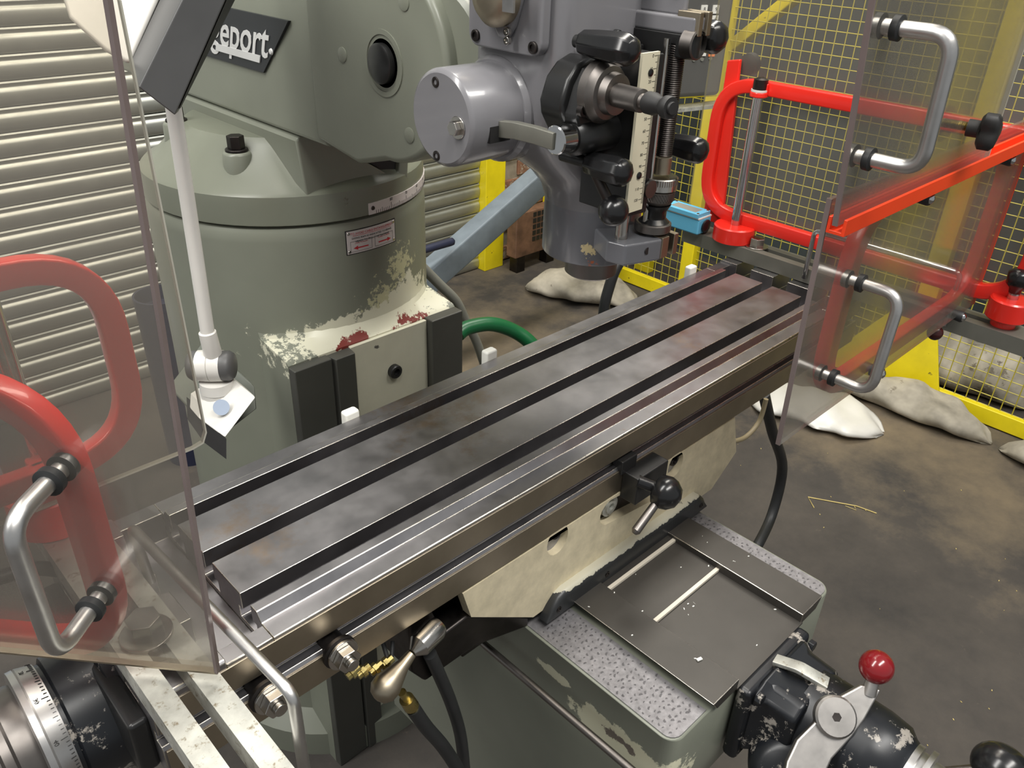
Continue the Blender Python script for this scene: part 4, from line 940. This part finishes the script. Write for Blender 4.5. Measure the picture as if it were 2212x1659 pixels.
pr_ = apl(246, 1240, E0-EN*14, EN); tr0 = (pr_-E0).dot(ED); zt4 = apl(0, 850, E0-EN*14, EN).z; zb4 = apl(100, 1400, E0-EN*14, EN).z
g = G(); g.rbar(frame_path(lambda a, z: lq(a, z, -14), tr0+8, 320, zb4+8, zt4+4, 60), 15, 20, EN, closed=True); ob('front_frame', g, 'guard_red', lg_, smooth=40)
h0, h1 = apl(128, 1018, E0, EN), apl(208, 1292, E0, EN); h1 = Vector((h0.x, h0.y, h1.z))
handle(lg_, h0+EN*3, h1+EN*3, EN*44, 5.4)
a, b = az(325, 1278, 22), az(282, 1137, 64)
zr = 66.0; ry0 = az(282, 1137, zr); ry1 = az(632, 1500, zr)
g = G(); g.tube(fillet([(ry0.x+4, ry0.y, 8), (ry0.x, ry0.y, zr), (ry1.x, ry1.y, zr), (ry1.x, ry1.y, -20)], 10, 6), 3.9, 12); ob('drip_rail', g, 'aluminium', lg_, smooth=80)
p_ = az(302, 1375, 22); hex_bolt(lg_, (-75, p_.y, BZ), Z_, 12, 17, 'bright_steel', 'bar_bolt')

# ================================================================ work lamp beside the column
lamp = thing('work_lamp', ay(480, 940, 318), 'white jointed machine lamp with a dark rectangular shade, clamped beside the column', 'lamp')
YL = 318.0
j = ay(470, 790, YL); sc_ = j-CC; LD = sc_.dot(CF)
mm = LD/FPX                                   # millimetres per photo pixel at the lamp
a, b = ay(449, 722, YL), ay(372, 215, YL+6)
g = G(); g.tube([a, b, b+(b-a)*.12], 14.5*mm, 20); ob('arm', g, 'white_plastic', lamp)
g = G(); g.lathe(ay(462, 772, YL), a-ay(462, 772, YL), [(0, 17*mm), (10*mm, 19*mm), (62*mm, 18*mm), (64*mm, 15*mm)], 24); ob('arm_socket', g, 'white_plastic', lamp)
rt = CR.copy(); g = G(); g.lathe(j-rt*40*mm, rt, [(0, 34*mm), (25*mm, 35*mm), (26*mm, 33*mm), (27*mm, 35*mm), (52*mm, 34*mm)], 32); ob('joint', g, 'white_plastic', lamp, smooth=30)
for s_ in (1, -1): g = G(); c_ = j+rt*(12 if s_ > 0 else -38)*mm; g.lathe(c_, rt*s_, [(0, 33*mm), (14*mm, 33*mm), (22*mm, 28*mm), (26*mm, 12*mm)], 32); ob('joint_knob', g, 'grey_plastic', lamp, smooth=50)
# swivel foot and its wedge bracket
c_ = ay(470, 836, YL); g = G(); g.lathe(c_-Z_*46*mm, Z_, [(0, 37*mm), (38*mm, 37*mm), (40*mm, 35*mm), (41*mm, 38*mm), (64*mm, 36*mm)], 32); ob('swivel_foot', g, 'white_plastic', lamp, smooth=30)
def lw(u, v, dd=0): return CC+ray(u, v)*(LD+dd)
q1 = [lw(432, 872, 0), lw(430, 905, -8), lw(486, 946, -30), lw(553, 858, -10), lw(508, 822, 10)]
g = G(); g.loft([[p_+CF*0 for p_ in q1], [p_+Vector((6, 40, -6)) for p_ in q1]]); ob('wedge_bracket', g, 'white_plastic', lamp, bevel=1.5)
g = G(); g.prism([(0, 0), (1, 0)], 'z', 0, 1) if False else None
cB = lw(478, 880, -18.5); st_ = G(); e_ = (CC-cB).normalized(); st_.lathe(cB, e_, [(0, 17*mm), (.5, 17*mm)], 24)
st_.m = 1
xd_ = CR.copy(); yd_ = (-CD)
for k, (tx, s_) in enumerate((('SERVICE', 5.5), ('RECORD', 4.2), ('NEXT TEST DUE', 3.4))): pass
ob('rating_label', st_, ['pale_blue', 'print_black'], lamp)
q2 = [lw(440, 925, -4), lw(495, 985, -24), lw(582, 915, 0), lw(577, 862, 14), lw(520, 812, 30)]
g = G(); g.loft([[p_+Vector((8, 44, -4)) for p_ in q2], [p_+Vector((10, 120, 0)) for p_ in q2]]); ob('mounting_box', g, 'lamp_base', lamp, bevel=3)
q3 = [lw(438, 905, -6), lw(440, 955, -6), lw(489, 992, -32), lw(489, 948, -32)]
g = G(); g.loft([q3, [p_+Vector((8, 60, 0)) for p_ in q3]]); ob('dark_base_plate', g, 'black_matte', lamp)  # black base plate below the wedge bracket
# shade: dark hood with black inside, white back
d0 = (b-CC).dot(CF)-150
def hl4(nb, nt, w, off=24): 
    return [CC+ray(*nb)*d0, CC+ray(*nt)*(d0-10), CC+ray(nt[0]+off*w, nt[1]-10)*(d0+150), CC+ray(nb[0]+6, nb[1]-6)*(d0+110)]
L0 = hl4((378, 249), (548, -140), 1.4); L1 = [p_-(p_-CC).normalized()*(22 if i_ < 2 else 0) for i_, p_ in enumerate(hl4((300, 189), (468, -150), 1))]; L2 = hl4((284, 164), (440, -160), 1); L2b = [p_+(p_-CC).normalized()*2 for p_ in hl4((283, 134), (420, -160), 1)]
g = G(); g.loft([L0, L1, L2b]); g.m = 1
cen = sum(L0, Vector())/4; g.add([p_.lerp(cen, .06)+(L0[0]-L1[0])*.02 for p_ in L0], [(0, 1, 2, 3)])
ob('shade', g, ['lamp_grey', 'black_matte'], lamp, bevel=1.2)
L3 = hl4((228, 112), (380, -200), .8); L4 = hl4((150, 40), (300, -240), .5); L5 = hl4((120, -50), (250, -240), .4)
g = G(); g.loft([[p_.lerp(sum(L2b, Vector())/4, .05) for p_ in hl4((276, 150), (415, -160), 1)], L3, L4, L5]); ob('shade_back', g, 'white_plastic', lamp, bevel=4, seg=3, smooth=60)

# ================================================================ interlock switch on the guard bar
sw = thing('interlock_switch', (952, 172, BZ), 'small sky-blue interlock switch box with black cable gland on the guard bar', 'switch')
sy0, sy1 = max(ax(1527, 498, 945).y, RPY+42), ax(1458, 480, 945).y+3
g = G(); g.box(918, 953, sy0, sy1, BZ+1, BZ+27); ob('body', g, 'switch_blue', sw, bevel=3, seg=3)
g = G(); g.box(915, 950, sy0+2, sy1+4, BZ+29, BZ+36); g.m = 1; g.box(922, 942, sy0+12, sy1-6, BZ+35.5, BZ+36.6); ob('lid', g, ['switch_blue', 'cable_grey'], sw, bevel=1)
g = G(); g.box(917, 952, sy0, sy1+2, BZ+27, BZ+29.5); ob('gasket', g, 'white_plastic', sw)
for x, y in ((919, sy0+5), (946, sy0+5), (919, sy1), (946, sy1)): g = G(); g.lathe((x, y, BZ+36), Z_, [(0, 2.4), (1.2, 2)], 12); ob('lid_screw', g, 'chrome', sw)
g = G(); g.lathe((936, sy0+1, BZ+14), -Y_, [(0, 9), (2, 9), (3, 11), (5, 11), (6, 8)], 12); ob('cable_gland', g, 'black_gloss', sw)

# ================================================================ digital readout on the fence post
dh = Vector((.94, -.34, 0)).normalized(); dn = Vector((-.34, -.94, 0)).normalized(); pb_ = CC+ray(1556, 207)*1900
dro = thing('control_panel', (pb_.x, pb_.y, pb_.z), 'dark grey control panel with white number keys behind the milling head', 'control panel')
dc = pb_-dh*170+Z_*190
g = G(); g.obox(dc-dn*30, dh, Z_, dn, 340, 380, 60); ob('housing', g, 'panel_grey', dro, bevel=12, seg=4)
g = G(); g.obox(dc-dn*34+Vector((0, 0, 0))+dh*8, dh, Z_, dn, 352, 392, 30); ob('back_plate', g, 'yellow', dro, bevel=6)
def dk(u, v): return apl(u, v, dc, dn)
for u, v, tx, m in ((1545, 20, '9', 'key_white'), (1543, 42, '6', 'key_white'), (1518, 112, 'INC', 'key_white'), (1537, 113, '1', 'key_orange'), (1520, 20, '8', 'key_white'), (1520, 42, '5', 'key_white')):
    p_ = dk(u, v); g = G(); g.obox(p_+dn*1, dh, Z_, dn, 15, 17, 5); g.m = 1; g.text(tx, 11 if len(tx) == 1 else 6, p_+dn*3.6, dh, Z_, .1, 'CENTER'); ob('key', g, [m, 'print_black'], dro, recalc=False)
for u, v in ((1498, 129), (1516, 128), (1534, 126)):
    p_ = dk(u, v); g = G(); g.lathe(p_, dn, [(0, 4.5), (2.5, 4)], 14); ob('dot_button', g, 'cable_grey', dro)
g = G(); p0 = dk(1440, 228); p1 = dk(1552, 216); g.obox((p0+p1)/2-Z_*12-dn*10, (p1-p0), Z_, dn, (p1-p0).length+80, 8, 40); ob('shelf_lip', g, 'galvanised', dro)
g = G(); g.tube([dc-dn*60-Z_*150, Vector((FX-46, pys[0]-10, dc.z-150))], 18, 16); ob('bracket_arm', g, 'dark_steel', dro)

# ================================================================ hoses and cables
def hose(name, pts, r, mat, label, cat='hose', n=6, parts=None):
    P_ = [Vector(p_) for p_ in pts]; out = []
    for i in range(len(P_)-1):                 # Catmull-Rom
        a, b, c, d = P_[max(i-1, 0)], P_[i], P_[i+1], P_[min(i+2, len(P_)-1)]
        for k in range(n):
            t_ = k/n; out.append(.5*((2*b)+(c-a)*t_+(2*a-5*b+4*c-d)*t_*t_+(3*b-a-3*c+d)*t_**3))
    out.append(P_[-1]); g = G(); g.tube(out, r, 14)
    return ob(name, g, mat, label=label, cat=cat, smooth=80)
hose('drain_hose', [ay(1650, 850, 90), ay(1668, 930, 95), ay(1690, 1010, 95), ay(1668, 1110, 85), ay(1630, 1190, 60), ay(1570, 1290, 60), Vector((650, 80, -700)), Vector((660, 90, -936))], 11.5, 'rubber', 'thick black rubber hose hanging in a curve beside the knee')
hose('signal_cable', [ay(1655, 862, 60), ay(1640, 910, 60), ay(1612, 943, 60), ay(1580, 955, 62), ay(1540, 965, 70)], 4.5, 'cable_beige', 'thin beige cable looping beneath the worktable end', 'cable')
hose('coolant_hose', [ay(990, 722, 420), ay(1010, 708, 420), ay(1060, 700, 410), ay(1110, 715, 395), ay(1150, 745, 370), ay(1190, 800, 340)], 13, 'green_hose', 'glossy green hose arching out beside the column')
hose('power_cable', [ay(905, 570, 640), ay(950, 615, 640), ay(985, 650, 640), ay(1005, 690, 640), ay(1030, 740, 640), ay(1050, 800, 640)], 10, 'cable_grey', 'grey cable dropping behind the column next to the green hose', 'cable')
hose('quill_hose', [ay(1345, 555, 300), ay(1328, 585, 300), ay(1316, 620, 300), ay(1306, 660, 300), ay(1300, 720, 300)], 10, 'rubber', 'black hose passing behind the spindle nose down past the worktable')
hose('oil_hose', [ay(928, 1412, -112), ay(948, 1455, -112), ay(975, 1520, -112), ay(995, 1590, -112), ay(1005, 1680, -112)], 6.5, 'rubber', 'black oil hose hanging straight from beneath the clamp handle')
h2 = hose('oil_hose', [ay(892, 1530, -120), ay(920, 1570, -122), ay(955, 1610, -125), ay(985, 1655, -128), ay(1000, 1690, -130)], 7, 'rubber', 'black oil hose with a brass end fitting below the clamp handle')
a, b = ay(868, 1495, -118), ay(895, 1535, -120); L_ = (b-a).length
g = G(); g.lathe(a, b-a, [(0, 4), (L_*.35, 4), (L_*.36, 7), (L_*.75, 7.5), (L_*.8, 5.5), (L_, 6)], 16); ob('fitting', g, 'brass', h2)
# brass lubrication elbows by the travel stop
lb = thing('lubrication_fitting', ay(800, 1450, -100), 'row of brass lubrication elbows beside the travel stop nut', 'pipe fitting')
for i, (u, v) in enumerate(((762, 1452), (785, 1450), (812, 1444), (835, 1432))):
    p_ = ay(u, v, -102); d_ = Vector((1, 0, .25)); g = G(); g.lathe(p_-d_*6, d_, [(0, 4), (4, 4), (4.2, 6), (8, 6), (8.2, 4), (13, 4)], 8); ob('elbow', g, 'brass', lb)
g = G(); a, b = ay(838, 1425, -100), ay(826, 1385, -90); g.tube(fillet([ay(835, 1434, -102), a, b, ay(822, 1350, -80)], 5), 2.2, 8); ob('oil_pipe', g, 'rubber', lb)
g = G(); a = ay(846, 1425, -98); g.tube([ay(838, 1434, -101), a, ay(848, 1385, -90)], 2, 8); ob('oil_pipe', g, 'rubber', lb)
hose('braided_cable', [ay(-70, 1268, 70), ay(0, 1247, 70), ay(75, 1228, 70), ay(130, 1232, 70)], 6, 'rubber', 'black braided cable running in under the open guard', 'cable')
q = az(20, 1060, -950); g = G(); g.box(q.x-330, q.x, q.y, q.y+300, -950, ax(20, 935, q.x).z); ob('plastic_crate', g, 'pale_blue', label='pale blue plastic box on the floor seen through the open guard', cat='box', bevel=8)
# ---- clutter behind the left guard
q = ay(348, 650, 1500); g = G(); g.lathe((q.x, q.y, -950), Z_, [(0, 62), (q.z+950-20, 66), (q.z+950+20, 68), (q.z+950+20, 62), (q.z+950-20, 60)], 32); ob('waste_bin', g, 'navy', label='slim dark blue drum standing behind the column by the shutter', cat='drum')
